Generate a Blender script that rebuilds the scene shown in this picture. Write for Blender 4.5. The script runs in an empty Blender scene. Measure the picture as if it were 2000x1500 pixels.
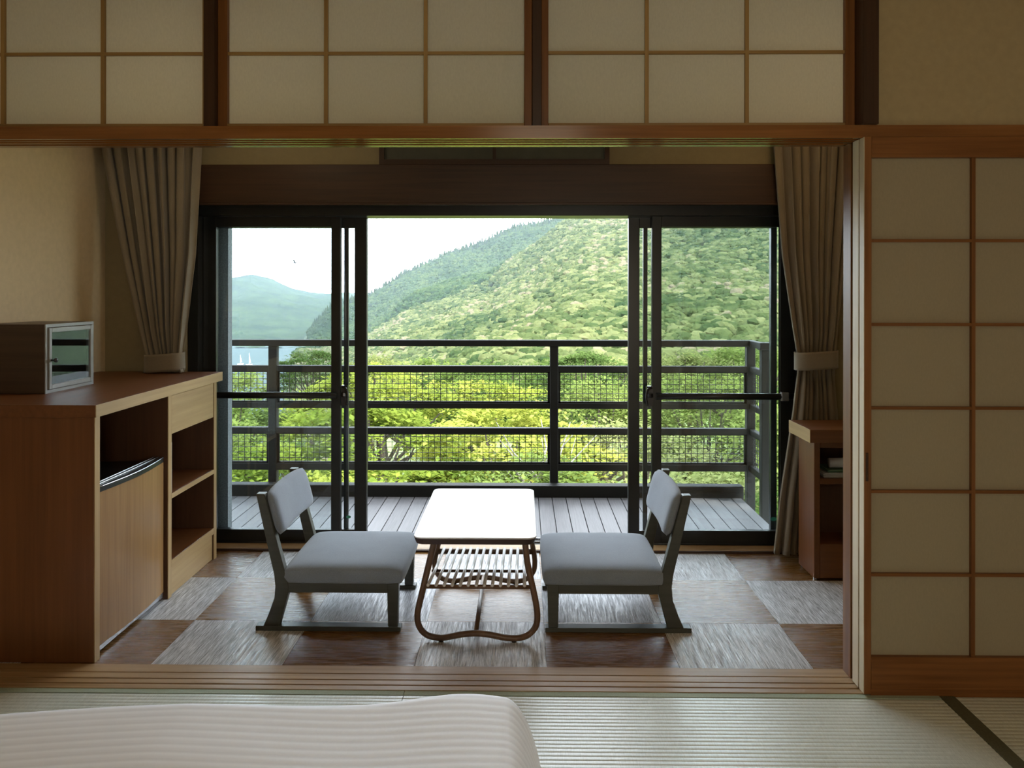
import bpy, bmesh, math, random
import numpy as np
from mathutils import Vector, Matrix
random.seed(7)
S = bpy.context.scene
C = S.collection
PI = math.pi

# ------------------------------------------------------------------ camera
cam_d = bpy.data.cameras.new('camera'); cam = bpy.data.objects.new('camera', cam_d); C.objects.link(cam)
cam.location = (0, 0, 1.27)
cam.rotation_euler = (Matrix.Rotation(0.0128, 3, 'Z') @ Matrix.Rotation(PI/2, 3, 'X') @ Matrix.Rotation(0.001, 3, 'Z')).to_euler()
cam_d.sensor_width = 36; cam_d.sensor_fit = 'HORIZONTAL'; cam_d.lens = 1527/2000*36
cam_d.shift_y = -(750-570.7)/2000
cam_d.clip_start = .05; cam_d.clip_end = 6000
S.camera = cam
# ------------------------------------------------------------------ world, sun, exposure
S.view_settings.view_transform = 'Standard'; S.view_settings.look = 'None'
S.view_settings.gamma = 1; S.view_settings.use_curve_mapping = False
S.view_settings.exposure = 0.0
W = bpy.data.worlds.new('sky'); S.world = W; W.use_nodes = True
nt = W.node_tree; nt.nodes.clear()
tc = nt.nodes.new('ShaderNodeTexCoord'); sp = nt.nodes.new('ShaderNodeSeparateXYZ')
nt.links.new(tc.outputs['Generated'], sp.inputs[0])
rp = nt.nodes.new('ShaderNodeValToRGB'); nt.links.new(sp.outputs['Z'], rp.inputs[0])
rp.color_ramp.elements[0].position = 0.0; rp.color_ramp.elements[0].color = (.82, .91, .98, 1)
rp.color_ramp.elements[1].position = 1.0; rp.color_ramp.elements[1].color = (.76, .87, 1.0, 1)
e = rp.color_ramp.elements.new(.35); e.color = (.81, .90, .98, 1)
bg = nt.nodes.new('ShaderNodeBackground'); bg.inputs['Strength'].default_value = 9.2
wo = nt.nodes.new('ShaderNodeOutputWorld')
nt.links.new(rp.outputs[0], bg.inputs[0]); nt.links.new(bg.outputs[0], wo.inputs['Surface'])
sun_d = bpy.data.lights.new('sun', 'SUN'); sun_d.energy = 8.0; sun_d.angle = .03; sun_d.color = (1, .95, .84)
sun = bpy.data.objects.new('sun', sun_d); C.objects.link(sun)
sun.rotation_euler = Vector((-.72, .36, -.60)).to_track_quat('-Z', 'Y').to_euler()   # from the right, over the roof

def area_light(name, loc, target, size, size_y, energy, col):
    d = bpy.data.lights.new(name, 'AREA'); d.shape = 'RECTANGLE'; d.size = size; d.size_y = size_y
    d.energy = energy; d.color = col
    o = bpy.data.objects.new(name, d); C.objects.link(o); o.location = loc
    o.rotation_euler = (Vector(target)-Vector(loc)).to_track_quat('-Z', 'Y').to_euler()
    return o
# added, unseen fill lamps of the tatami room (fixtures built below) and the veranda's ceiling lamp
area_light('room_fill_light', (.1, .2, 2.19), (.1, .2, 0), .42, .42, 2.5, (1, .88, .68))  # added overhead fill to brighten the interior
area_light('back_fill_light', (.6, -1.86, 1.10), (.6, 3, 1.25), .5, .5, 21, (1, .91, .74))  # added low fill that brightens the shoji and walls facing it
area_light('veranda_lamp_light_left', (-1.15, 3.12, 2.255), (-1.15, 3.12, 0), .2, .2, 2.0, (1, .78, .48))
area_light('veranda_lamp_light_right', (1.15, 3.12, 2.255), (1.15, 3.12, 0), .2, .2, 2.0, (1, .66, .30))

# ------------------------------------------------------------------ materials
MATS = {}
def base_mat(name):
    m = bpy.data.materials.new(name); m.use_nodes = True
    n = m.node_tree; b = n.nodes['Principled BSDF']; MATS[name] = m
    return m, n, b
def ramp(n, c1, c2, p1=.3, p2=.7):
    r = n.nodes.new('ShaderNodeValToRGB')
    r.color_ramp.elements[0].color = (*c1, 1); r.color_ramp.elements[0].position = p1
    r.color_ramp.elements[1].color = (*c2, 1); r.color_ramp.elements[1].position = p2
    return r
def noise_tex(n, scale, vscale=(1, 1, 1), detail=4, rand=True, world=False, rough=.55):
    t = n.nodes.new('ShaderNodeTexCoord'); mp = n.nodes.new('ShaderNodeMapping'); mp.inputs['Scale'].default_value = vscale
    if world:
        g = n.nodes.new('ShaderNodeNewGeometry'); n.links.new(g.outputs['Position'], mp.inputs[0])
    else:
        n.links.new(t.outputs['Object'], mp.inputs[0])
    src = mp.outputs[0]
    if rand:
        oi = n.nodes.new('ShaderNodeObjectInfo'); ml = n.nodes.new('ShaderNodeMath'); ml.operation = 'MULTIPLY'; ml.inputs[1].default_value = 37
        n.links.new(oi.outputs['Random'], ml.inputs[0])
        ad = n.nodes.new('ShaderNodeVectorMath'); ad.operation = 'ADD'
        n.links.new(src, ad.inputs[0]); n.links.new(ml.outputs[0], ad.inputs[1]); src = ad.outputs[0]
    nz = n.nodes.new('ShaderNodeTexNoise'); nz.inputs['Scale'].default_value = scale; nz.inputs['Detail'].default_value = detail
    nz.inputs['Roughness'].default_value = rough
    n.links.new(src, nz.inputs['Vector'])
    return nz
def bump(n, b, src, strength, dist=.002):
    bp = n.nodes.new('ShaderNodeBump'); bp.inputs['Strength'].default_value = strength; bp.inputs['Distance'].default_value = dist
    n.links.new(src, bp.inputs['Height']); n.links.new(bp.outputs[0], b.inputs['Normal']); return bp
def plain(name, col, rough=.5, metal=0, var=.12, scale=12, bmp=0, spec=.5):
    m, n, b = base_mat(name)
    nz = noise_tex(n, scale)
    r = ramp(n, [c*(1-var) for c in col], [min(1, c*(1+var)) for c in col])
    n.links.new(nz.outputs['Fac'], r.inputs[0]); n.links.new(r.outputs[0], b.inputs['Base Color'])
    b.inputs['Roughness'].default_value = rough; b.inputs['Metallic'].default_value = metal
    b.inputs['Specular IOR Level'].default_value = spec
    if bmp: bump(n, b, nz.outputs['Fac'], bmp)
    return m
def wood(name, c1, c2, axis=0, rough=.4, scale=60, spec=.4, bmp=.15):
    m, n, b = base_mat(name)
    v = [1, 1, 1]; v[axis] = .035
    nz = noise_tex(n, scale, v, 5)
    v2 = [1, 1, 1]; v2[axis] = .12
    nz2 = noise_tex(n, 6, v2, 2)
    mx = n.nodes.new('ShaderNodeMath'); mx.operation = 'ADD'; n.links.new(nz.outputs['Fac'], mx.inputs[0])
    m2 = n.nodes.new('ShaderNodeMath'); m2.operation = 'MULTIPLY'; m2.inputs[1].default_value = .6
    n.links.new(nz2.outputs['Fac'], m2.inputs[0]); n.links.new(m2.outputs[0], mx.inputs[1])
    r = ramp(n, c1, c2, .55, 1.05)
    n.links.new(mx.outputs[0], r.inputs[0]); n.links.new(r.outputs[0], b.inputs['Base Color'])
    b.inputs['Roughness'].default_value = rough; b.inputs['Specular IOR Level'].default_value = spec
    bump(n, b, nz.outputs['Fac'], bmp, .001)
    return m
M = {}
for ax, s in ((0, 'x'), (1, 'y'), (2, 'z')):
    M['cedar_'+s] = wood('cedar_'+s, (.13, .046, .009), (.24, .097, .026), ax, .38)
    M['pale_wood_'+s] = wood('pale_wood_'+s, (.28, .165, .068), (.46, .30, .15), ax, .45)
    M['lattice_'+s] = wood('lattice_'+s, (.26, .15, .045), (.38, .24, .085), ax, .5)
    M['dark_wood_'+s] = wood('dark_wood_'+s, (.030, .014, .007), (.056, .025, .012), ax, .4)
    M['cab_'+s] = wood('cab_'+s, (.12, .040, .011), (.17, .060, .018), ax, .38)
    M['cab_edge_'+s] = wood('cab_edge_'+s, (.36, .23, .10), (.46, .31, .145), ax, .4)
    M['walnut_'+s] = wood('walnut_'+s, (.10, .055, .028), (.17, .092, .048), ax, .35)
M['lintel'] = wood('polished_lintel', (.17, .060, .012), (.29, .12, .032), 0, .2, spec=.7, bmp=.04)
M['fridge_wood'] = wood('fridge_wood', (.26, .135, .045), (.36, .20, .075), 2, .3)
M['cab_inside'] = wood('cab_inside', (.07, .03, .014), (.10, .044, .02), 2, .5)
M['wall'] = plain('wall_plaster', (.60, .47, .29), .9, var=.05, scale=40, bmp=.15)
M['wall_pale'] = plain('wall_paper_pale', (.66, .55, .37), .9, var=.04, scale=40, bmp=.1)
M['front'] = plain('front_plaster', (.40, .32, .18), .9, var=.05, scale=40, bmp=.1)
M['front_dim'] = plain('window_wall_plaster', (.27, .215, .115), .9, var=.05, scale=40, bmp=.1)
M['lit_edge'] = wood('window_lit_edge', (.60, .50, .34), (.74, .64, .47), 2, .45)  # window light on the door edges, put into a paler colour
M['dim'] = plain('dim_panel', (.07, .07, .05), .6)
M['ceil'] = plain('ceiling_board', (.55, .40, .22), .7, var=.1)
M['alu'] = plain('dark_bronze_aluminium', (.020, .021, .020), .32, .3, var=.1, spec=.5)
M['railing'] = plain('railing_paint', (.008, .007, .005), .6, 0, spec=.2, var=.15)
M['wire'] = plain('wire_black', (.02, .02, .015), .6, .2)
M['stucco'] = plain('grey_stucco', (.16, .17, .17), .8, var=.35, scale=160, bmp=.7)
M['concrete'] = plain('concrete', (.45, .44, .42), .85, var=.1, scale=8)
M['black'] = plain('black_plastic', (.012, .012, .012), .3)
M['silver'] = plain('silver_trim', (.6, .6, .62), .25, .9, var=.05)
M['handle'] = plain('lock_metal', (.06, .06, .065), .25, .8)
M['chair_wood'] = wood('chair_wood', (.042, .044, .032), (.07, .072, .055), 0, .42, bmp=.08)
M['box_frame'] = plain('box_frame', (.23, .22, .20), .3, 0, var=.08)
M['box_wood'] = wood('box_wood', (.05, .03, .018), (.075, .045, .028), 0, .4)
M['ceramic'] = plain('white_ceramic', (.8, .8, .8), .2, var=.02)
M['laminate'] = plain('white_laminate', (.82, .83, .85), .28, var=.01)
M['edge_dark'] = plain('table_edge', (.06, .04, .04), .35)
M['bamboo'] = plain('pale_slat', (.74, .72, .72), .2, var=.06)
M['gas'] = plain('grey_paper', (.55, .55, .52), .7, var=.1)
M['green_paper'] = plain('green_cover', (.10, .20, .12), .5, var=.2)
M['border'] = plain('mat_border_cloth', (.34, .39, .29), .8, var=.1, scale=200)
M['border_dark'] = plain('mat_border_dark', (.10, .095, .05), .8, var=.15, scale=200)
M['sticker'] = plain('sticker_green', (.05, .35, .2), .5)

def fabric(name, col, scale=500, trans=0, rough=.9, var=.18):
    m, n, b = base_mat(name)
    nz = noise_tex(n, scale, (1, 1, 1), 2); nz2 = noise_tex(n, 7, (1, 1, 1), 3)
    mx = n.nodes.new('ShaderNodeMath'); mx.operation = 'MULTIPLY_ADD'; mx.inputs[1].default_value = .5
    n.links.new(nz2.outputs['Fac'], mx.inputs[0]); n.links.new(nz.outputs['Fac'], mx.inputs[2])
    r = ramp(n, [c*(1-var) for c in col], [c*(1+var) for c in col], .45, 1.05)
    n.links.new(mx.outputs[0], r.inputs[0]); n.links.new(r.outputs[0], b.inputs['Base Color'])
    b.inputs['Roughness'].default_value = rough; b.inputs['Specular IOR Level'].default_value = .2
    b.inputs['Sheen Weight'].default_value = .25
    bump(n, b, nz.outputs['Fac'], .3, .001)
    if trans:
        t = n.nodes.new('ShaderNodeBsdfTranslucent'); t.inputs[0].default_value = (*col, 1)
        mixs = n.nodes.new('ShaderNodeMixShader'); mixs.inputs[0].default_value = trans
        n.links.new(b.outputs[0], mixs.inputs[1]); n.links.new(t.outputs[0], mixs.inputs[2])
        n.links.new(mixs.outputs[0], n.nodes['Material Output'].inputs['Surface'])
    return m
M['cushion'] = fabric('grey_upholstery', (.21, .237, .275), 420)
M['curtain'] = fabric('curtain_cloth', (.235, .19, .13), 600, .10)

def paper(name, col, trans):
    m, n, b = base_mat(name)
    nz = noise_tex(n, 220, (1, 1, .4), 4)
    r = ramp(n, [c*.96 for c in col], [min(1, c*1.03) for c in col])
    n.links.new(nz.outputs['Fac'], r.inputs[0])
    d = n.nodes.new('ShaderNodeBsdfDiffuse'); t = n.nodes.new('ShaderNodeBsdfTranslucent')
    n.links.new(r.outputs[0], d.inputs[0]); n.links.new(r.outputs[0], t.inputs[0])
    mx = n.nodes.new('ShaderNodeMixShader'); mx.inputs[0].default_value = trans
    n.links.new(d.outputs[0], mx.inputs[1]); n.links.new(t.outputs[0], mx.inputs[2])
    n.links.new(mx.outputs[0], n.nodes['Material Output'].inputs['Surface'])
    return m
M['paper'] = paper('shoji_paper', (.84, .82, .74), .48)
M['door_paper'] = paper('dimmed_shoji_paper', (.47, .405, .28), .3)  # same paper coloured darker, so the door looks less lit than the transoms

def glass(name, tint, refl=1.0):
    m, n, b = base_mat(name); n.nodes.remove(b)
    tr = n.nodes.new('ShaderNodeBsdfTransparent'); tr.inputs[0].default_value = (*tint, 1)
    gl = n.nodes.new('ShaderNodeBsdfGlossy'); gl.inputs['Roughness'].default_value = .01
    fr = n.nodes.new('ShaderNodeFresnel'); fr.inputs[0].default_value = 1.5
    ml = n.nodes.new('ShaderNodeMath'); ml.operation = 'MULTIPLY'; ml.inputs[1].default_value = refl; ml.use_clamp = True
    n.links.new(fr.outputs[0], ml.inputs[0])
    mx = n.nodes.new('ShaderNodeMixShader'); n.links.new(ml.outputs[0], mx.inputs[0])
    n.links.new(tr.outputs[0], mx.inputs[1]); n.links.new(gl.outputs[0], mx.inputs[2])
    n.links.new(mx.outputs[0], n.nodes['Material Output'].inputs['Surface'])
    return m
M['glass'] = glass('window_glass', (.91, .935, .94))
M['box_glass'] = glass('box_glass', (.9, .92, .9), 2.2)

def tile_mat(name, c1, c2, axis, rough):
    """woven vinyl: threads run along `axis`; they scatter the light across themselves"""
    m, n, b = base_mat(name)
    v = [1, 1, 1]; v[axis] = .04
    nz = noise_tex(n, 330 if axis else 260, v, 3, rough=.7)
    v2 = [1, 1, 1]; v2[axis] = .07
    nz2 = noise_tex(n, 130, v2, 3)
    r = ramp(n, c1, c2, .38, .66); n.links.new(nz.outputs['Fac'], r.inputs[0]); n.links.new(r.outputs[0], b.inputs['Base Color'])
    b.inputs['Roughness'].default_value = rough; b.inputs['Anisotropic'].default_value = .75
    b.inputs['Specular IOR Level'].default_value = .5 if axis else .34
    cv = n.nodes.new('ShaderNodeCombineXYZ'); cv.inputs[axis].default_value = 1.0
    n.links.new(cv.outputs[0], b.inputs['Tangent'])
    rr = ramp(n, (rough*.7,)*3, (min(1, rough*1.5),)*3, .35, .65); n.links.new(nz2.outputs['Fac'], rr.inputs[0]); n.links.new(rr.outputs[0], b.inputs['Roughness'])
    ad = n.nodes.new('ShaderNodeMath'); ad.operation = 'ADD'; n.links.new(nz.outputs['Fac'], ad.inputs[0]); n.links.new(nz2.outputs['Fac'], ad.inputs[1])
    bump(n, b, ad.outputs[0], .45, .0007)
    return m
M['tile_light'] = tile_mat('woven_vinyl_light', (.24, .235, .24), (.84, .84, .87), 1, .36)
M['tile_dark'] = tile_mat('woven_vinyl_dark', (.10, .045, .008), (.26, .125, .032), 0, .24)

def tatami_mat():
    m, n, b = base_mat('tatami_rush')
    nz = noise_tex(n, 300, (1, .12, 1), 3); nz2 = noise_tex(n, 3, (1, 1, 1), 3)
    ad = n.nodes.new('ShaderNodeMath'); ad.operation = 'MULTIPLY_ADD'; ad.inputs[1].default_value = .5
    n.links.new(nz2.outputs['Fac'], ad.inputs[0]); n.links.new(nz.outputs['Fac'], ad.inputs[2])
    r = ramp(n, (.54, .575, .50), (.72, .755, .69), .5, 1.0); n.links.new(ad.outputs[0], r.inputs[0]); n.links.new(r.outputs[0], b.inputs['Base Color'])
    b.inputs['Roughness'].default_value = .33; b.inputs['Specular IOR Level'].default_value = .9
    return m
M['tatami'] = tatami_mat()
def duvet_mat():
    m, n, b = base_mat('duvet_cotton')
    t = n.nodes.new('ShaderNodeTexCoord'); s = n.nodes.new('ShaderNodeSeparateXYZ'); n.links.new(t.outputs['Object'], s.inputs[0])
    w = n.nodes.new('ShaderNodeMath'); w.operation = 'MULTIPLY'; w.inputs[1].default_value = 2*PI/.026; n.links.new(s.outputs['Y'], w.inputs[0])
    sn = n.nodes.new('ShaderNodeMath'); sn.operation = 'SINE'; n.links.new(w.outputs[0], sn.inputs[0])
    r = ramp(n, (.84, .85, .89), (.91, .92, .96), .0, .4); mr = n.nodes.new('ShaderNodeMapRange'); mr.inputs[1].default_value = -1
    n.links.new(sn.outputs[0], mr.inputs[0]); n.links.new(mr.outputs[0], r.inputs[0]); n.links.new(r.outputs[0], b.inputs['Base Color'])
    b.inputs['Roughness'].default_value = .6; b.inputs['Sheen Weight'].default_value = .2
    bump(n, b, mr.outputs[0], .3, .0012)
    return m
M['duvet'] = duvet_mat()
def deck_mat():
    m, n, b = base_mat('deck_plank')
    nz = noise_tex(n, 130, (1, .03, 1), 4, rough=.7)
    oi = n.nodes.new('ShaderNodeObjectInfo')
    ad = n.nodes.new('ShaderNodeMath'); ad.operation = 'MULTIPLY_ADD'; ad.inputs[1].default_value = .35
    n.links.new(oi.outputs['Random'], ad.inputs[0]); n.links.new(nz.outputs['Fac'], ad.inputs[2])
    r = ramp(n, (.085, .078, .080), (.17, .158, .160), .4, 1.0); n.links.new(ad.outputs[0], r.inputs[0]); n.links.new(r.outputs[0], b.inputs['Base Color'])
    b.inputs['Roughness'].default_value = .5
    bump(n, b, nz.outputs['Fac'], .3, .002)
    return m
M['deck'] = deck_mat()
def leaf_mat(name, cols, trans=.45, patch=0, rough=.55):
    """cols: dark, mid, light leaf colours, varied per leaf clump and per tree"""
    m, n, b = base_mat(name)
    nz = noise_tex(n, .9 if not patch else patch, (1, 1, 1), 3, rand=False, world=True, rough=.75)
    oi = n.nodes.new('ShaderNodeObjectInfo')
    ad = n.nodes.new('ShaderNodeMath'); ad.operation = 'MULTIPLY_ADD'; ad.inputs[1].default_value = .5
    n.links.new(oi.outputs['Random'], ad.inputs[0]); n.links.new(nz.outputs['Fac'], ad.inputs[2])
    r = n.nodes.new('ShaderNodeValToRGB'); r.color_ramp.elements[0].position = .42; r.color_ramp.elements[0].color = (*cols[0], 1)
    r.color_ramp.elements[1].position = 1.0; r.color_ramp.elements[1].color = (*cols[2], 1)
    e = r.color_ramp.elements.new(.72); e.color = (*cols[1], 1)
    if len(cols) > 3:
        e = r.color_ramp.elements.new(.965); e.color = (*cols[2], 1); r.color_ramp.elements[-1].color = (*cols[3], 1)
    n.links.new(ad.outputs[0], r.inputs[0])
    d = n.nodes.new('ShaderNodeBsdfDiffuse'); t = n.nodes.new('ShaderNodeBsdfTranslucent')
    n.links.new(r.outputs[0], d.inputs[0]); n.links.new(r.outputs[0], t.inputs[0])
    mx = n.nodes.new('ShaderNodeMixShader'); mx.inputs[0].default_value = trans
    n.links.new(d.outputs[0], mx.inputs[1]); n.links.new(t.outputs[0], mx.inputs[2])
    n.links.new(mx.outputs[0], n.nodes['Material Output'].inputs['Surface'])
    n.nodes.remove(b)
    return m
M['maple'] = leaf_mat('maple_leaf', ((.07, .12, .018), (.20, .245, .038), (.33, .345, .065)), .5)
M['greenleaf'] = leaf_mat('broad_leaf', ((.045, .08, .018), (.12, .165, .038), (.21, .25, .065)), .45)
M['pale'] = leaf_mat('pale_leaf', ((.10, .12, .035), (.20, .22, .075), (.31, .31, .13)), .45)
M['darkleaf'] = leaf_mat('dark_leaf', ((.025, .045, .012), (.05, .085, .022), (.09, .13, .035)), .35)
M['hill'] = leaf_mat('hill_leaf', ((.020, .036, .013), (.055, .070, .025), (.11, .118, .048), (.135, .115, .07)), 0, .02)
M['conifer'] = leaf_mat('conifer_leaf', ((.012, .025, .012), (.022, .042, .018), (.04, .06, .022)), 0, .02)
M['bark'] = plain('bark', (.07, .055, .038), .9, var=.3, scale=20, bmp=.6)
M['bark_pale'] = plain('bark_pale', (.22, .20, .17), .9, var=.2, scale=20)
M['hill_soil'] = plain('hill_floor', (.035, .055, .018), .95, var=.3, scale=.05)
M['lawn'] = plain('garden_grass', (.13, .17, .045), .95, var=.35, scale=.3)
M['path'] = plain('pale_gravel', (.34, .31, .25), .95, var=.1, scale=3)
def far_mat():
    m, n, b = base_mat('far_forest')
    nz = noise_tex(n, .035, (1, 1, 1), 8, rand=False, rough=.75)
    r = ramp(n, (.015, .03, .02), (.06, .085, .04), .35, .7); n.links.new(nz.outputs['Fac'], r.inputs[0]); n.links.new(r.outputs[0], b.inputs['Base Color'])
    b.inputs['Roughness'].default_value = 1; b.inputs['Specular IOR Level'].default_value = 0
    return m
M['far'] = far_mat()
m, n, b = base_mat('lake_water'); b.inputs['Base Color'].default_value = (.05, .10, .11, 1); b.inputs['Roughness'].default_value = .6; b.inputs['IOR'].default_value = 1.06; b.inputs['Base Color'].default_value = (.06, .085, .085, 1)
nz = noise_tex(n, .4, (1, .3, 1), 3, rand=False); bump(n, b, nz.outputs['Fac'], .2, .1); M['water'] = m

# ------------------------------------------------------------------ mesh helpers
def obj(name, bm, mat, parent=None, bevel=0, smooth=False, seg=2):
    me = bpy.data.meshes.new(name)
    bmesh.ops.recalc_face_normals(bm, faces=bm.faces)
    if bevel:
        bmesh.ops.bevel(bm, geom=[e for e in bm.edges if len(e.link_faces) == 2 and e.calc_face_angle(0) > .6], offset=bevel, segments=seg, profile=.6, affect='EDGES')
    bm.to_mesh(me); bm.free()
    if smooth:
        me.polygons.foreach_set('use_smooth', [True]*len(me.polygons))
    for mm in (mat if isinstance(mat, (list, tuple)) else [mat]): me.materials.append(mm)
    o = bpy.data.objects.new(name, me); C.objects.link(o)
    if parent: o.parent = parent
    return o
def bx(bm, x0, x1, y0, y1, z0, z1):
    vs = [bm.verts.new(p) for p in ((x0, y0, z0), (x1, y0, z0), (x1, y1, z0), (x0, y1, z0), (x0, y0, z1), (x1, y0, z1), (x1, y1, z1), (x0, y1, z1))]
    for f in ((0, 3, 2, 1), (4, 5, 6, 7), (0, 1, 5, 4), (1, 2, 6, 5), (2, 3, 7, 6), (3, 0, 4, 7)): bm.faces.new([vs[i] for i in f])
    return bm
def box(name, x0, x1, y0, y1, z0, z1, mat, parent=None, bevel=0, seg=1):
    return obj(name, bx(bmesh.new(), x0, x1, y0, y1, z0, z1), mat, parent, bevel, seg=seg)
def prism(bm, pts, a, b, axis):
    """extrude a polygon along an axis (0: pts are y,z; 1: pts are x,z; 2: pts are x,y)"""
    def P(p, t): return ((t, p[0], p[1]), (p[0], t, p[1]), (p[0], p[1], t))[axis]
    A = [bm.verts.new(P(p, a)) for p in pts]; B = [bm.verts.new(P(p, b)) for p in pts]
    bm.faces.new(A); bm.faces.new(B[::-1])
    for i in range(len(pts)):
        j = (i+1) % len(pts); bm.faces.new((A[i], B[i], B[j], A[j]))
    return bm
def tube(bm, path, r, n=8, cap=True):
    path = [Vector(p) for p in path]; rings = []
    up = Vector((0, 0, 1)); d0 = (path[1]-path[0]).normalized()
    if abs(d0.dot(up)) > .9: up = Vector((0, 1, 0)) if abs(d0.y) < .9 else Vector((1, 0, 0))
    for i, p in enumerate(path):
        d = (path[min(i+1, len(path)-1)]-path[max(i-1, 0)]).normalized()
        s = d.cross(up)
        if s.length < 1e-4: s = d.cross(Vector((1, 0, 0)))
        s.normalize(); u = s.cross(d).normalized(); up = u
        rr = r[i] if isinstance(r, (list, tuple)) else r
        rings.append([bm.verts.new(p+rr*(math.cos(a)*s+math.sin(a)*u)) for a in [2*PI*k/n for k in range(n)]])
    for a, b2 in zip(rings, rings[1:]):
        for k in range(n): bm.faces.new((a[k], a[(k+1) % n], b2[(k+1) % n], b2[k]))
    if cap: bm.faces.new(rings[0][::-1]); bm.faces.new(rings[-1])
    return bm
def lathe(bm, prof, cx, cy, n=20):
    rings = [[bm.verts.new((cx+r*math.cos(2*PI*k/n), cy+r*math.sin(2*PI*k/n), z)) for k in range(n)] for r, z in prof]
    for a, b2 in zip(rings, rings[1:]):
        for k in range(n): bm.faces.new((a[k], a[(k+1) % n], b2[(k+1) % n], b2[k]))
    bm.faces.new(rings[0][::-1]); bm.faces.new(rings[-1])
    return bm
def catmull(pts, k=6):
    P = [Vector(p) for p in pts]; P = [P[0]*2-P[1]]+P+[P[-1]*2-P[-2]]; out = []
    for i in range(1, len(P)-2):
        for s in range(k):
            t = s/k; a, b2, c, d = P[i-1:i+3]
            out.append(.5*((2*b2)+(c-a)*t+(2*a-5*b2+4*c-d)*t*t+(-a+3*b2-3*c+d)*t**3))
    out.append(P[-2]); return out
def rrect(x0, x1, y0, y1, r, n=5):
    out = []
    for cx, cy, a0 in ((x1-r, y1-r, 0), (x0+r, y1-r, 90), (x0+r, y0+r, 180), (x1-r, y0+r, 270)):
        for k in range(n+1):
            a = math.radians(a0+90*k/n); out.append((cx+r*math.cos(a), cy+r*math.sin(a)))
    return out
def thing(name, label, cat, loc=(0, 0, 0), rz=0, group=None):
    o = bpy.data.objects.new(name, None); C.objects.link(o); o.location = loc; o.rotation_euler = (0, 0, rz); o.empty_display_size = .1
    o['label'] = label; o['category'] = cat
    if group: o['group'] = group
    return o
def tag(o, label, cat, group=None):
    o['label'] = label; o['category'] = cat
    if group: o['group'] = group
    return o
def struct(o, label=None, cat=None):
    o['kind'] = 'structure'
    if label: o['label'] = label
    if cat: o['category'] = cat
    return o
def sempty(name, label, cat):
    o = bpy.data.objects.new(name, None); C.objects.link(o); o['kind'] = 'structure'; o['label'] = label; o['category'] = cat; return o
def grid_obj(name, P, mat, parent=None, smooth=True):
    """P: array (rows, cols, 3)"""
    R, Cc = P.shape[:2]; me = bpy.data.meshes.new(name)
    idx = np.arange(R*Cc).reshape(R, Cc)
    F = np.stack([idx[:-1, :-1], idx[:-1, 1:], idx[1:, 1:], idx[1:, :-1]], -1).reshape(-1, 4)
    me.from_pydata(P.reshape(-1, 3).tolist(), [], F.tolist())
    me.polygons.foreach_set('use_smooth', [smooth]*len(me.polygons)); me.materials.append(mat)
    o = bpy.data.objects.new(name, me); C.objects.link(o)
    if parent: o.parent = parent
    return o

# ================================================================== STRUCTURE
XL, XR, YB = -2.05, 2.0, 3.80          # veranda left wall, right wall, window wall
# ---- floor: slab, woven tiles, tatami mats
fl = struct(box('floor', -2.3, 2.3, -2.0, 3.82, -.12, -.012, M['concrete']), 'floor of the tatami room and the tiled veranda', 'floor')
tx = -1.265
rows = ((2.645, 3.011), (3.011, 3.461), (3.461, 3.815))
for ri, (ya, yb) in enumerate(rows):
    for ci in range(-2, 8):
        xa = max(XL, tx+.45*ci); xb = min(XR, tx+.45*(ci+1))
        if xb-xa < .01: continue
        light = (ri+ci) % 2 == 0
        box('floor_tile', xa+.0006, xb-.0006, ya+.0006, yb-.0006, -.012, 0, M['tile_light' if light else 'tile_dark'], fl)
def mat_piece(x0, x1, y0, y1, axis=0):
    bm = bmesh.new(); pitch = .0185; k = int(round((y1-y0)/pitch)); prof = []
    for i in range(k*6+1):
        y = y0+(y1-y0)*i/(k*6); prof.append((y, -.0015+.0014*abs(math.sin(PI*i/6))**.55))
    A = [bm.verts.new((x0, y, z)) for y, z in prof]; B = [bm.verts.new((x1, y, z)) for y, z in prof]
    for i in range(len(prof)-1): bm.faces.new((A[i], B[i], B[i+1], A[i+1]))
    b0 = [bm.verts.new(p) for p in ((x0, y0, -.011), (x1, y0, -.011), (x1, y1, -.011), (x0, y1, -.011))]
    bm.faces.new(b0[::-1])
    bm.faces.new((b0[0], b0[1], B[0], A[0])); bm.faces.new((b0[2], b0[3], A[-1], B[-1]))
    bm.faces.new([b0[1], b0[2]]+B[::-1]); bm.faces.new([b0[3], b0[0]]+A)
    return obj('tatami_mat', bm, M['tatami'], fl, smooth=False)
for x0, x1 in ((-2.28, -.373), (-.371, 1.313)):
    t = mat_piece(x0, x1, .90, 2.458)
    box('border_cloth', x0, x1, 2.460, 2.485, -.011, .0008, M['border'], t)
t = mat_piece(1.362, 2.28, .90, 2.475)
box('border_cloth', 1.315, 1.360, .90, 2.475, -.011, .0012, M['border_dark'], t)
for y0, y1 in ((-1.98, -.53), (-.53, .898)):
    mat_piece(-2.28, 0, y0, y1-.002); mat_piece(.002, 2.28, y0, y1-.002)
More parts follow.
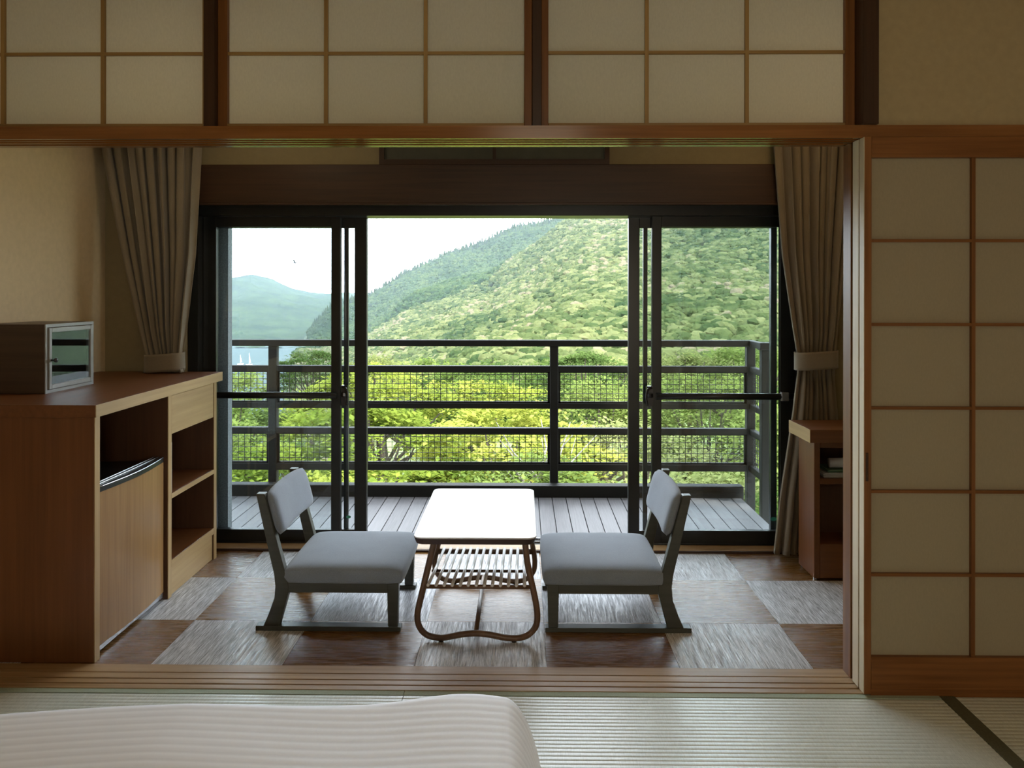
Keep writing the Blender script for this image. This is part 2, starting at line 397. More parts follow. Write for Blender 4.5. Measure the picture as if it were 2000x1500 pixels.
# ---- shells
def wall(name, boxes, mat, label):
    bm = bmesh.new()
    for b in boxes: bx(bm, *b)
    return struct(obj(name, bm, mat), label, 'wall')
wall('wall_left', [(-2.42, -2.3, -2.12, 2.66, -.12, 2.62), (-2.42, XL, 2.66, 3.95, -.12, 2.62)], M['wall'], 'beige plaster wall on the left')
wall('wall_right', [(2.3, 2.42, -2.12, 2.66, -.12, 2.62), (XR, 2.42, 2.66, 3.95, -.12, 2.62)], M['wall'], 'beige plaster wall on the right')
wall('wall_back', [(-2.3, 2.3, -2.12, -2.0, -.12, 2.62)], M['wall'], 'beige plaster wall behind the camera')
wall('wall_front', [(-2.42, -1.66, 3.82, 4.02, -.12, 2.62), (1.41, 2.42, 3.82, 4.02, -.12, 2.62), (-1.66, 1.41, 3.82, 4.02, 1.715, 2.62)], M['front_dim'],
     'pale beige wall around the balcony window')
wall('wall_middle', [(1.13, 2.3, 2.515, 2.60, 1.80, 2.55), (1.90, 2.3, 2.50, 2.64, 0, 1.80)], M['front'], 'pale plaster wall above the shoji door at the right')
struct(box('ceiling', -2.42, 2.42, -2.12, 2.66, 2.55, 2.66, M['ceil']), 'wooden ceiling of the tatami room', 'ceiling')
struct(box('ceiling', -2.42, 2.42, 2.62, 4.02, 2.30, 2.44, M['wall_pale']), 'pale ceiling of the veranda', 'ceiling')
# ---- sill and lintel with sliding grooves
def grooved(z_face, z_groove, y0, y1, z_out, grooves):
    pts = [(y0, z_out), (y0, z_face)]
    for a, b in grooves: pts += [(a, z_face), (a, z_groove), (b, z_groove), (b, z_face)]
    pts += [(y1, z_face), (y1, z_out)]
    return pts
bm = prism(bmesh.new(), grooved(.003, -.004, 2.486, 2.644, -.012, [(2.511, 2.519), (2.545, 2.552), (2.586, 2.592)]), -2.3, 1.10, 0)
struct(obj('trim_1', bm, M['pale_wood_x']), 'pale worn wooden threshold with sliding grooves', 'threshold')
struct(box('trim_2', 1.10, 2.3, 2.478, 2.644, -.012, .02, M['cedar_x']), 'wooden threshold under the shoji door', 'threshold')
bm = prism(bmesh.new(), grooved(1.762, 1.775, 2.50, 2.65, 1.803, [(2.515, 2.54), (2.55, 2.575), (2.592, 2.615)]), -2.3, 2.3, 0)
struct(obj('trim_3', bm, M['lintel']), 'grooved cedar lintel across the opening', 'lintel')
struct(box('trim_4', 1.077, 1.128, 2.485, 2.60, 1.803, 2.55, M['dark_wood_z'], bevel=.002), 'dark wooden pillar above the lintel', 'pillar')
struct(box('trim_5', -1.033, -.996, 2.52, 2.60, 1.803, 2.55, M['dark_wood_z'], bevel=.001), 'dark post between the left transom screens', 'post')
struct(box('trim_6', .033, .062, 2.52, 2.60, 1.803, 2.55, M['dark_wood_z'], bevel=.001), 'dark post between the two right transom screens', 'post')
struct(box('trim_7', 1.079, 1.16, 2.580, 2.642, 0.0, 1.762, M['cedar_z'], bevel=.002), 'cedar jamb behind the stacked sliding doors', 'jamb')
struct(box('trim_8', -2.3, 2.3, 2.52, 2.60, 2.515, 2.55, M['cedar_x']), 'cedar rail above the transom screens', 'rail')

# ---- shoji screens
def shoji(name, label, x0, x1, z0, z1, y, sl, sr, rb, rt, cols, rws, th=.028, bar=.012, stile='lattice_z', rail='lattice_x', mun='lattice', pap='paper', cat='shoji screen'):
    r = sempty(name, label, cat)
    box('stile', x0, x0+sl, y, y+th, z0, z1, M[stile], r, .0015); box('stile', x1-sr, x1, y, y+th, z0, z1, M[stile], r, .0015)
    box('rail', x0+sl, x1-sr, y+.001, y+th-.001, z0, z0+rb, M[rail], r, .0015); box('rail', x0+sl, x1-sr, y+.001, y+th-.001, z1-rt, z1, M[rail], r, .0015)
    ix0, ix1, iz0, iz1 = x0+sl, x1-sr, z0+rb, z1-rt
    for c in cols: box('lattice_bar', c-bar/2, c+bar/2, y+.006, y+.018, iz0, iz1, M[mun+'_z'], r)
    for q in rws: box('lattice_bar', ix0, ix1, y+.0065, y+.0185, q-bar*.4, q+bar*.4, M[mun+'_x'], r)
    xs = [ix0]+list(cols)+[ix1]; zs = [iz0]+list(rws)+[iz1]
    for i in range(len(xs)-1):
        for j in range(len(zs)-1):
            box('paper_pane', xs[i]+.0003, xs[i+1]-.0003, y+.0188, y+.0196, zs[j]+.0003, zs[j+1]-.0003, M[pap], r)
    return r
ry = 2.545
shoji('window_2', 'transom paper screen at the far left', -2.05, -1.033, 1.803, 2.515, ry, .015, .014, .018, .02, (-1.711, -1.379), (2.052, 2.285))
shoji('window_3', 'middle transom paper screen', -.996, .033, 1.803, 2.515, ry, .031, .026, .018, .02, (-.643, -.316), (2.052, 2.285), stile='cedar_z')
shoji('window_4', 'right transom paper screen beside the dark pillar', .062, 1.077, 1.803, 2.515, ry, .023, .030, .018, .02, (.406, .731), (2.052, 2.285), stile='cedar_z')
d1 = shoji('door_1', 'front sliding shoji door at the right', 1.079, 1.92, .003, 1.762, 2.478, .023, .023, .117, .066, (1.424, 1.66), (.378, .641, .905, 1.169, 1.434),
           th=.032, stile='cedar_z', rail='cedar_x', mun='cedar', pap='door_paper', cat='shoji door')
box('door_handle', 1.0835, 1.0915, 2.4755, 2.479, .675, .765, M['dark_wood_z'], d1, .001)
box('edge_strip', 1.0775, 1.079, 2.4785, 2.5095, .006, 1.760, M['lit_edge'], d1)['label'] = 'door edge coloured pale as lit by the window'
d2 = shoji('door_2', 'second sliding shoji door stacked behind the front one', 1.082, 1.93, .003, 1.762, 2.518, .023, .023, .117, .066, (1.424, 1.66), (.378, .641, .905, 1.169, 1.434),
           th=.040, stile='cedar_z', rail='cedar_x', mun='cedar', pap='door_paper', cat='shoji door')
box('edge_strip', 1.0775, 1.082, 2.5185, 2.5615, .006, 1.760, M['lit_edge'], d2)['label'] = 'door edge coloured pale as lit by the window'

# ---- window wall trims
struct(box('trim_9', -1.66, 1.40, 3.775, 3.82, 1.700, 1.888, M['dark_wood_x'], bevel=.003), 'dark brown board above the balcony window', 'board')
struct(box('trim_10', -1.66, 1.40, 3.765, 3.78, 1.690, 1.702, M['dark_wood_x'], bevel=.002), 'thin lip under the dark board', 'lip')
struct(box('trim_11', -1.66, 1.41, 3.822, 3.90, -.02, .012, M['pale_wood_x'], bevel=.001), 'pale wooden sill of the balcony window', 'sill')
struct(box('trim_12', -1.66, 1.41, 3.812, 3.822, -.02, .010, M['dark_wood_x']), 'dark strip in front of the pale sill', 'strip')
w5 = sempty('window_5', 'small dark transom window above the brown board', 'window')
box('window_frame', -.695, -.672, 3.79, 3.82, 1.888, 2.28, M['dark_wood_z'], w5); box('window_frame', .40, .423, 3.79, 3.82, 1.888, 2.28, M['dark_wood_z'], w5)
box('window_frame', -.672, .40, 3.79, 3.82, 1.888, 1.915, M['dark_wood_x'], w5); box('window_frame', -.672, .40, 3.79, 3.82, 2.25, 2.28, M['dark_wood_x'], w5)
box('mullion', -.143, -.127, 3.795, 3.82, 1.915, 2.25, M['dark_wood_z'], w5)
for a, b in ((-.672, -.143), (-.127, .40)): box('window_panel', a, b, 3.808, 3.814, 1.915, 2.25, M['dim'], w5)

# ---- the big balcony window
w1 = sempty('window_1', 'wide dark aluminium sliding window to the balcony', 'window')
box('jamb', -1.66, -1.607, 3.86, 4.02, .0, 1.715, M['alu'], w1, .002); box('jamb', 1.365, 1.41, 3.86, 4.02, .0, 1.715, M['alu'], w1, .002)
box('head_frame', -1.607, 1.365, 3.86, 4.02, 1.648, 1.715, M['alu'], w1, .002)
box('sill_track', -1.607, 1.365, 3.90, 4.03, -.01, .010, M['alu'], w1)
for y in (3.935, 3.985): box('track_rail', -1.607, 1.365, y-.002, y+.002, .010, .018, M['silver'], w1)
def sash(x0, x1, y, sw, zb, label, lock=None, gx=None):
    f = box('sash', x0, x0+sw[0], y, y+.032, .014, 1.660, M['alu'], w1, .002); f['label'] = label
    box('stile', x1-sw[1], x1, y, y+.032, .014, 1.660, M['alu'], f, .002)
    box('bottom_rail', x0+sw[0], x1-sw[1], y+.001, y+.031, .014, zb, M['alu'], f, .001)
    box('top_rail', x0+sw[0], x1-sw[1], y+.001, y+.031, 1.597, 1.660, M['alu'], f, .001)
    box('glass_pane', x0+sw[0], x1-sw[1], y+.013, y+.018, zb, 1.597, M['glass'], f)
    return f
sa = sash(-1.607, -.913, 3.92, (.065, .047), .074, 'left fixed sash with a hand bar')
sd = sash(.651, 1.365, 3.92, (.047, .075), .078, 'right fixed sash with a hand bar')
sb = sash(-1.604, -.791, 3.972, (.04, .062), .06, 'left sliding sash, slid open')
sc = sash(.540, 1.29, 3.972, (.056, .03), .06, 'right sliding sash, slid open')
for f, a, b in ((sa, -1.60, -.93), (sd, .67, 1.355)):
    h = obj('hand_bar', tube(bmesh.new(), [(a, 3.905, .752), (b, 3.905, .752)], .0165, 10), M['alu'], f, smooth=True)
box('bar_end', 1.285, 1.325, 3.888, 3.92, .730, .775, M['silver'], sd, .004)
for f, x, s in ((sa, -.893, 1), (sd, .640, -1)):
    bm = bx(bmesh.new(), x-.016, x+.016, 3.918, 3.945, .70, .80)
    tube(bm, catmull([(x-s*.008, 3.915, .795), (x+s*.012, 3.900, .785), (x+s*.022, 3.893, .75), (x+s*.016, 3.898, .705)]), [.006]*18+[.004], 8)
    lathe(bm, [(.014, .745), (.016, .75), (.014, .765)], x, 3.912, 12)
    obj('window_lock', bm, M['handle'], f, .0)
for x0 in (-.912, .618):
    box('screen_stile', x0, x0+.022, 3.995, 4.012, .014, 1.648, M['alu'], w1)['label'] = 'narrow stile of the insect screen'
bm = lathe(bmesh.new(), [(.016, 0), (.016, .0006)], 0, 0, 20)
for v in bm.verts: v.co = Vector((1.272+v.co.x*1.0, 3.968-v.co.z, .125+v.co.y*.62))
obj('sticker', bm, M['sticker'], w1)['label'] = 'small green oval sticker'
bm = lathe(bmesh.new(), [(.012, 0), (.012, .0006)], 0, 0, 20)
for v in bm.verts: v.co = Vector((-.882+v.co.x*1.0, 3.97-v.co.z, .125+v.co.y*.62))
obj('sticker', bm, M['sticker'], w1)['label'] = 'small green oval sticker'

# ---- balcony
dk = struct(box('balcony_slab', -2.6, 1.36, 4.03, 4.93, -.22, -.026, M['concrete']), 'balcony floor with grey planks', 'balcony')
k0 = -31
for k in range(k0, 15):
    xa = .1014+.085*k; xb = min(xa+.085, 1.356)
    cut = [(4.032, 4.838)]
    if k == -22: cut = [(4.032, 4.30), (4.304, 4.838)]
    for ya, yb in cut: box('deck_plank', xa+.002, xb-.002, ya, yb, -.024, 0, M['deck'], dk, .0012)
box('curb', -2.6, 1.37, 4.842, 4.925, -.024, .070, M['railing'], dk, .004)
struct(box('balcony_wall', -1.80, -1.522, 4.03, 4.085, -.2, 2.3, M['stucco']), 'grey rough-cast pier outside the left of the window', 'pier')
struct(box('balcony_ceiling', -2.6, 2.4, 4.02, 5.0, 2.36, 2.5, M['concrete']), 'underside of the balcony above', 'ceiling')
rg = thing('balcony_railing', 'dark brown metal balcony railing with wire mesh infill bands', 'railing', (0, 4.98, 0))
def rbox(name, x0, x1, y0, y1, z0, z1, mat='railing', bv=.003):
    return box(name, x0, x1, y0-4.98, y1-4.98, z0, z1, M[mat], rg, bv)
RY0, RY1 = 4.955, 5.0
for xc in (-1.588, .204, 1.448): rbox('post', xc-.0265, xc+.0265, RY0-.002, RY1+.006, -.25, .926)
rbox('post', 1.430, 1.480, 4.68, 4.73, -.25, .925)
rbox('cap', 1.418, 1.492, 4.672, 4.735, .925, .970)
RZ = ((.926, .966), (.764, .802), (.531, .566), (.370, .408), (.137, .180))
for za, zb in RZ:
    rbox('rail', -2.6, 1.475, RY0-(.006 if za > .9 else 0), RY1+(.01 if za > .9 else 0), za, zb)
    rbox('rail', 1.436, 1.470, 4.73, 4.955, za, zb)
XP = [(-2.6, -1.6145), (-1.5615, .1775), (.2305, 1.4215)]
for za, zb in ((.566, .764), (.180, .370)):
    for xa, xb in XP:
        bm = bmesh.new(); y = 4.976-4.98
        bx(bm, xa, xa+.014, y-.008, y+.008, za, zb); bx(bm, xb-.014, xb, y-.008, y+.008, za, zb)
        bx(bm, xa, xb, y-.008, y+.008, za, za+.010); bx(bm, xa, xb, y-.008, y+.008, zb-.006, zb)
        obj('mesh_frame', bm, M['railing'], rg)
        bm = bmesh.new(); nx = int((xb-xa)/.038); nz_ = 6 if zb-za > .195 else 5
        for i in range(1, nx): 
            x = xa+(xb-xa)*i/nx; bx(bm, x-.0016, x+.0016, y-.0016, y+.0016, za, zb)
        for j in range(1, nz_+1):
            z = za+(zb-za)*j/(nz_+.6); bx(bm, xa, xb, y-.005, y-.0018, z-.0016, z+.0016)
        o = obj('wire_mesh', bm, M['wire'], rg); o['kind'] = 'stuff'
    bm = bmesh.new()
    for i in range(1, 6): y = 4.73-4.98+.225*i/6; bx(bm, 1.451, 1.4545, y-.0016, y+.0016, za, zb)
    for j in range(1, 7): z = za+(zb-za)*j/7; bx(bm, 1.455, 1.458, -.25, -.025, z-.0016, z+.0016)
    o = obj('wire_mesh', bm, M['wire'], rg); o['kind'] = 'stuff'

# ================================================================== FURNITURE
# ---- left cabinet (open front faces the right)
cb = thing('sideboard', 'reddish brown wooden sideboard with a pale edged top, along the left veranda wall', 'cabinet', (-1.75, 3.2, 0))
def cbox(name, x0, x1, y0, y1, z0, z1, mat, bv=.0015): return box(name, x0+1.75, x1+1.75, y0-3.2, y1-3.2, z0, z1, M[mat], cb, bv)
cbox('end_panel', -2.045, -1.463, 2.655, 2.688, 0, .842, 'cab_z'); cbox('edge_band', -1.463, -1.460, 2.656, 2.687, 0, .842, 'cab_edge_z', 0)
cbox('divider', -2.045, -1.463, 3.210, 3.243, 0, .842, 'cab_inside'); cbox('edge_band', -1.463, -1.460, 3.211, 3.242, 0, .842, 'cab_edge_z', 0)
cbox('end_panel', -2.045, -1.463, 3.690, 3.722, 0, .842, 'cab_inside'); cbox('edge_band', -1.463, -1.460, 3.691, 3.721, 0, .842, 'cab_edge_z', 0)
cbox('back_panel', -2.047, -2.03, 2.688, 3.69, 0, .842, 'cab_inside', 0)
cbox('countertop', -2.048, -1.451, 2.640, 3.765, .842, .884, 'cab_y', .001); cbox('edge_band', -1.451, -1.448, 2.641, 3.764, .842, .884, 'cab_edge_y', 0)['label'] = 'pale front edge of the top'
dr = cbox('drawer', -1.90, -1.462, 3.246, 3.687, .676, .838, 'cab_edge_y'); dr['label'] = 'pale drawer front without a handle'
cbox('shelf', -2.03, -1.463, 3.243, 3.690, .408, .428, 'cab_y'); cbox('edge_band', -1.463, -1.460, 3.243, 3.690, .408, .428, 'cab_edge_y', 0)
cbox('shelf', -2.03, -1.463, 3.243, 3.690, .122, .150, 'cab_y'); cbox('edge_band', -1.463, -1.460, 3.243, 3.690, .122, .150, 'cab_edge_y', 0)
cbox('kick_panel', -1.50, -1.468, 3.243, 3.690, 0, .122, 'cab_edge_y')
# minibar
fr = thing('minibar_fridge', 'small fridge with a wood grain door inside the left sideboard', 'fridge', (-1.72, 2.95, 0))
def fbox(name, x0, x1, y0, y1, z0, z1, mat, bv=.002): return box(name, x0+1.72, x1+1.72, y0-2.95, y1-2.95, z0, z1, M[mat] if isinstance(mat, str) else mat, fr, bv)
fbox('body', -1.98, -1.505, 2.705, 3.195, .0, .572, 'black')
pts = [(-1.505, .0)]
def fridge_arc(y, h): return -1.475+h*math.sin(PI*(y-2.70)/.50)
bm = bmesh.new(); ys = [2.70+.50*i/16 for i in range(17)]
poly = [(-1.505+1.72, ys[0]-2.95)]+[(fridge_arc(y, .012)+1.72, y-2.95) for y in ys]+[(-1.505+1.72, ys[-1]-2.95)]
prism(bm, poly, .035, .570, 2); obj('door', bm, M['fridge_wood'], fr)
bm = bmesh.new(); poly = [(-1.512+1.72, ys[0]-2.95)]+[(fridge_arc(y, .020)+1.72, y-2.95) for y in ys]+[(-1.512+1.72, ys[-1]-2.95)]
prism(bm, poly, .570, .588, 2); obj('door_handle', bm, M['black'], fr)['label'] = 'black grip strip along the door top'
bm = bmesh.new()
tube(bm, [(fridge_arc(y, .021)+1.72, y-2.95, .589) for y in ys], .002, 6); tube(bm, [(-1.512+1.72, y-2.95, .590) for y in ys], .0022, 6)
tube(bm, [(-1.497+fridge_arc(y, .004)+1.475+1.72, y-2.95, .590) for y in ys], .0018, 6)
obj('trim', bm, M['silver'], fr, smooth=True)['label'] = 'thin silver trim lines'
fbox('kick_strip', -1.505, -1.478, 2.70, 3.20, .012, .030, 'silver', .001)
bk = box('booklet', -1.60, -1.466, 3.2445, 3.2585, .429, .640, M['gas'], bevel=.001); tag(bk, 'white booklet standing against the divider on the upper sideboard shelf', 'booklet')

# ---- glass-fronted box and cup
gb = thing('display_box', 'dark box with a glazed door on top of the left sideboard', 'box', (-1.91, 3.09, .8845))
def gbox(name, x0, x1, y0, y1, z0, z1, mat, bv=.0015, par=None): return box(name, x0+1.91, x1+1.91, y0-3.09, y1-3.09, z0, z1, M[mat], par or gb, bv)
ZB, ZT, Y1, Y2, X1, X2 = 0, .262, 2.925, 3.255, -2.04, -1.80
gbox('side_panel', X1, X2, Y1, Y1+.010, ZB, ZT, 'box_wood'); gbox('side_panel', X1, X2, Y2-.010, Y2, ZB, ZT, 'box_wood')
gbox('bottom_panel', X1, X2, Y1+.010, Y2-.010, ZB, .010, 'box_wood'); gbox('top_panel', X1, X2, Y1+.010, Y2-.010, ZT-.010, ZT, 'box_wood')
gbox('back_panel', X1, X1+.006, Y1+.01, Y2-.01, .01, ZT-.01, 'box_wood')
for n_, a in (('frame', (Y1, Y1+.012, ZB, ZT)), ('frame', (Y2-.012, Y2, ZB, ZT)), ('frame', (Y1+.012, Y2-.012, ZB, .012)), ('frame', (Y1+.012, Y2-.012, ZT-.012, ZT))):
    gbox(n_, X2, X2+.004, *a, 'box_frame', 0)['label'] = 'grey front frame'
dy0, dy1, dz0, dz1, dw = Y1+.014, Y2-.014, .014, ZT-.014, .018
dr = gbox('door', X2-.004, X2+.010, dy0, dy0+dw, dz0, dz1, 'box_frame'); dr['label'] = 'grey framed glass door'
gbox('stile', X2-.004, X2+.010, dy1-dw, dy1, dz0, dz1, 'box_frame', .0015, dr)
gbox('rail', X2-.004, X2+.010, dy0+dw, dy1-dw, dz0, dz0+dw, 'box_frame', .0015, dr); gbox('rail', X2-.004, X2+.010, dy0+dw, dy1-dw, dz1-dw, dz1, 'box_frame', .0015, dr)
gbox('glass_pane', X2+.002, X2+.005, dy0+dw, dy1-dw, dz0+dw, dz1-dw, 'box_glass', 0, dr)
bm = lathe(bmesh.new(), [(.004, 0), (.004, .010), (.009, .014), (.010, .019), (.006, .024)], 0, 0, 16)
for v in bm.verts: v.co = Vector((X2+1.91+.010+v.co.z, dy0+.012-3.09+v.co.x, .125+v.co.y))
obj('knob', bm, M['handle'], dr, smooth=True)
bm = lathe(bmesh.new(), [(.018, 0), (.018, .005), (.014, .007), (.026, .018), (.036, .036), (.040, .060), (.041, .078), (.039, .078), (.037, .06), (.033, .038), (.02, .016), (.002, .012)], 0, 0, 28)
cup = obj('cup', bm, M['ceramic'], smooth=True); cup.location = (-1.868, 3.005, .8955); tag(cup, 'white footed cup inside the glazed box', 'cup')

# ---- right low cabinet
rc = thing('low_cabinet', 'low brown cabinet with open shelves in front of the right curtain', 'cabinet', (1.6, 3.58, 0))
def rcb(name, x0, x1, y0, y1, z0, z1, mat, bv=.0015): return box(name, x0-1.6, x1-1.6, y0-3.58, y1-3.58, z0, z1, M[mat], rc, bv)
rcb('side_panel', 1.288, 1.314, 3.462, 3.655, .010, .618, 'cab_z'); rcb('side_panel', 1.93, 1.956, 3.462, 3.655, .010, .618, 'cab_z')
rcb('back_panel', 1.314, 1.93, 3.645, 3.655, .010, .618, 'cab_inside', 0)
rcb('countertop', 1.252, 1.97, 3.405, 3.675, .618, .674, 'cab_x', .001); rcb('edge_band', 1.249, 1.252, 3.406, 3.674, .618, .674, 'cab_edge_y', 0)['label'] = 'pale side edge of the top'
rcb('top_rail', 1.314, 1.93, 3.464, 3.645, .585, .618, 'cab_x'); rcb('shelf', 1.314, 1.93, 3.464, 3.645, .425, .450, 'cab_x')
rcb('base_panel', 1.314, 1.93, 3.464, 3.645, .010, .160, 'cab_x')
for x, y in ((1.30, 3.48), (1.30, 3.63), (1.94, 3.48), (1.94, 3.63)):
    obj('foot', lathe(bmesh.new(), [(.010, 0), (.010, .012)], x-1.6, y-3.58, 10), M['silver'], rc)
def sheet_stack(name, label, x0, x1, y0, y1, z0, n, rot, mat, cat, dz=.004):
    bm = bmesh.new()
    for i in range(n):
        o_ = random.uniform(-.006, .006); bx(bm, x0+o_, x1+o_, y0-o_, y1-o_, i*dz, i*dz+dz*.75)
    ob = obj(name, bm, M[mat]); ob.location = ((x0+x1)/2, (y0+y1)/2, z0); ob.rotation_euler = (0, 0, rot)
    for v in ob.data.vertices: v.co.x -= (x0+x1)/2; v.co.y -= (y0+y1)/2
    return tag(ob, label, cat)
sheet_stack('newspaper', 'folded grey newspapers lying lowest in the right cabinet', 1.34, 1.60, 3.475, 3.63, .4515, 5, .0, 'gas', 'newspaper')
sheet_stack('magazine', 'green covered magazine on top of the folded newspapers', 1.36, 1.58, 3.49, 3.62, .4715, 3, .05, 'green_paper', 'magazine')
bm = tube(bmesh.new(), [(1.375, 3.52, .507), (1.62, 3.535, .509)], .022, 14)
tag(obj('paper_roll', bm, M['gas'], smooth=True), 'pale rolled paper lying on the green magazine', 'paper roll')

# ---- low table
tb = thing('low_table', 'low table with a white top and bent cane legs between the two chairs', 'table', (-.168, 3.13, 0))
LX, LY = -.168, 3.13
bm = prism(bmesh.new(), rrect(-.221, .221, -.345, .352, .032), .368, .3895, 2)
for v in bm.verts:
    if v.co.z < .375: v.co.x *= .965; v.co.y *= .98
obj('table_edge', bm, M['edge_dark'], tb)['label'] = 'dark chamfered edge of the top'
obj('tabletop', prism(bmesh.new(), rrect(-.221, .221, -.345, .352, .032), .3895, .3945, 2), M['laminate'], tb, .001, seg=1)['label'] = 'glossy white top'
loop = [(-.147, .378), (-.170, .28), (-.196, .17), (-.211, .10), (-.205, .055), (-.178, .024), (-.135, .0135), (-.10, .0165), (-.05, .026), (0, .030), (.05, .026), (.10, .0165), (.150, .0135), (.192, .026), (.220, .06), (.224, .11), (.212, .18), (.190, .28), (.178, .378)]
for y in (-.29, .27):
    lg = obj('leg_loop', tube(bmesh.new(), catmull([(x, y, z) for x, z in loop], 5), .0115, 10), M['walnut_z'], tb, smooth=True)
    for x in (-.125, .140): obj('foot', lathe(bmesh.new(), [(.009, 0), (.010, .006)], x, y, 10), M['black'], lg)
obj('stretcher', tube(bmesh.new(), [(.002, -.29, .033), (.002, .27, .033)], .0085, 8), M['walnut_y'], tb, smooth=True)
obj('shelf_bar', tube(bmesh.new(), [(-.186, -.29, .199), (.207, -.29, .199)], .008, 8), M['walnut_x'], tb, smooth=True)
obj('shelf_bar', tube(bmesh.new(), [(-.200, .27, .142), (.216, .27, .142)], .012, 8), M['walnut_x'], tb, smooth=True)
obj('shelf_bar', tube(bmesh.new(), [(-.19, -.02, .160), (.21, -.02, .160)], .006, 8), M['walnut_x'], tb, smooth=True)
for k in range(13):
    x = -.172+.0292*k
    obj('slat', tube(bmesh.new(), [(x, -.298, .207), (x, -.02, .1735), (x+.002, .278, .152)], .0062, 8), M['bamboo'], tb, smooth=True)

# ---- low chairs
def chair(label, X, Yc, flip):
    t = thing('low_chair', label, 'chair', (X, Yc, 0), PI if flip else 0, 'pair of low chairs facing each other')
    w = .226; L = .545; cx = L/2
    for s in (-1, 1):
        y0, y1 = (s*w, s*(w-.034)); ya, yb = min(y0, y1), max(y0, y1)
        bm = bmesh.new(); prism(bm, [(-cx, 0), (cx, 0), (cx, .016), (-cx, .018)], ya-.004, yb+.004, 1); obj('runner', bm, M['chair_wood'], t, .0015, seg=1)
        bm = bmesh.new()
        prism(bm, [(.028-cx, .0165), (.088-cx, .0165), (.100-cx, .060), (.122-cx, .138), (.124-cx, .165), (.106-cx, .235), (.072-cx, .36), (.032-cx, .512), (.000-cx, .512), (.038-cx, .34), (.068-cx, .21), (.073-cx, .165), (.069-cx, .120), (.048-cx, .062)], ya, yb, 1)
        obj('leg', bm, M['chair_wood'], t, .002, seg=1)['label'] = 'bent rear leg rising to hold the back'
        obj('leg', prism(bmesh.new(), [(.497-cx, .0165), (.533-cx, .0165), (.537-cx, .178), (.493-cx, .178)], ya, yb, 1), M['chair_wood'], t, .002, seg=1)
        obj('side_rail', prism(bmesh.new(), [(.122-cx, .142), (.494-cx, .142), (.494-cx, .178), (.122-cx, .178)], ya+.001, yb-.001, 1), M['chair_wood'], t, .001, seg=1)
    box('front_rail', .499-cx, .530-cx, -w+.034, w-.034, .145, .177, M['chair_wood'], t, .001)
    box('back_rail', .082-cx, .112-cx, -w+.034, w-.034, .145, .177, M['chair_wood'], t, .001)
    # seat cushion: rounded slab, slightly domed
    n = 22; P = []
    x0, x1, y0, y1 = .100-cx, .556-cx, -w-.006, w+.012
    for i in range(n+1):
        row = []
        for j in range(n+1):
            u = -1+2*i/n; v = -1+2*j/n
            uu = math.copysign(1-(1-abs(u))**1.7, u); vv = math.copysign(1-(1-abs(v))**1.7, v)
            e = (1-abs(uu)**9)*(1-abs(vv)**9)
            sx = (x0+x1)/2+uu*(x1-x0)/2*(1-.03*abs(vv)**6); sy = (y0+y1)/2+vv*(y1-y0)/2*(1-.03*abs(uu)**6)
            row.append((sx, sy, .222+.022*e**.6+.004*(1-uu*uu)*(1-vv*vv)))
        P.append(row)
    bm = bmesh.new(); top = [[bm.verts.new(p) for p in row] for row in P]
    bot = [[None]*(n+1) for _ in range(n+1)]
    for i in range(n):
        for j in range(n): bm.faces.new((top[i][j], top[i+1][j], top[i+1][j+1], top[i][j+1]))
    ring = [(i, 0) for i in range(n)]+[(n, j) for j in range(n)]+[(n-i, n) for i in range(n)]+[(0, n-j) for j in range(n)]
    prev = [top[i][j] for i, j in ring]
    for z, sc_ in ((.20, 1.004), (.187, .998), (.1785, .985)):
        cur = []
        for i, j in ring:
            p = P[i][j]; mx_, my_ = (x0+x1)/2, (y0+y1)/2
            cur.append(bm.verts.new((mx_+(p[0]-mx_)*sc_, my_+(p[1]-my_)*sc_, z)))
        for k in range(len(ring)):
            k2 = (k+1) % len(ring); bm.faces.new((prev[k], prev[k2], cur[k2], cur[k]))
        prev = cur
    bm.faces.new(prev)
    seat = obj('seat_cushion', bm, M['cushion'], t, smooth=True)
    # back pad: rounded, concave slab leaning back
    bm = bmesh.new(); nu, nv = 20, 12; front = []; back = []
    for i in range(nu+1):
        fr_, bk_ = [], []
        for j in range(nv+1):
            u = -1+2*i/nu; v = -1+2*j/nv
            a = math.copysign(abs(u)**.8, u); b_ = math.copysign(abs(v)**.8, v)
            yy = a*(w+.004)*(1-.045*abs(b_)**4); zz = .434+b_*.084*(1-.10*abs(a)**5)
            th = .026*max(0, (1-abs(a)**8)*(1-abs(b_)**6))**.5
            cxp = .062-(zz-.434)*.27-.018*(1-a*a)
            fr_.append(bm.verts.new((cxp+th-cx+.008, yy, zz))); bk_.append(bm.verts.new((cxp-th*.8-cx+.008, yy, zz)) if 0 < i < nu and 0 < j < nv else fr_[-1])
        front.append(fr_); back.append(bk_)
    for i in range(nu):
        for j in range(nv):
            bm.faces.new((front[i][j], front[i+1][j], front[i+1][j+1], front[i][j+1]))
            q = (back[i][j], back[i][j+1], back[i+1][j+1], back[i+1][j])
            if len(set(q)) == 4 and q != (front[i][j], front[i][j+1], front[i+1][j+1], front[i+1][j]):
                try: bm.faces.new(q)
                except ValueError: pass
    obj('back_cushion', bm, M['cushion'], t, smooth=True)
    return t
chair('low dark wooden chair with grey cushions left of the white table', -.998+.2725, 3.148, False)
chair('low dark wooden chair with grey cushions right of the white table', .633-.2725, 3.150, True)

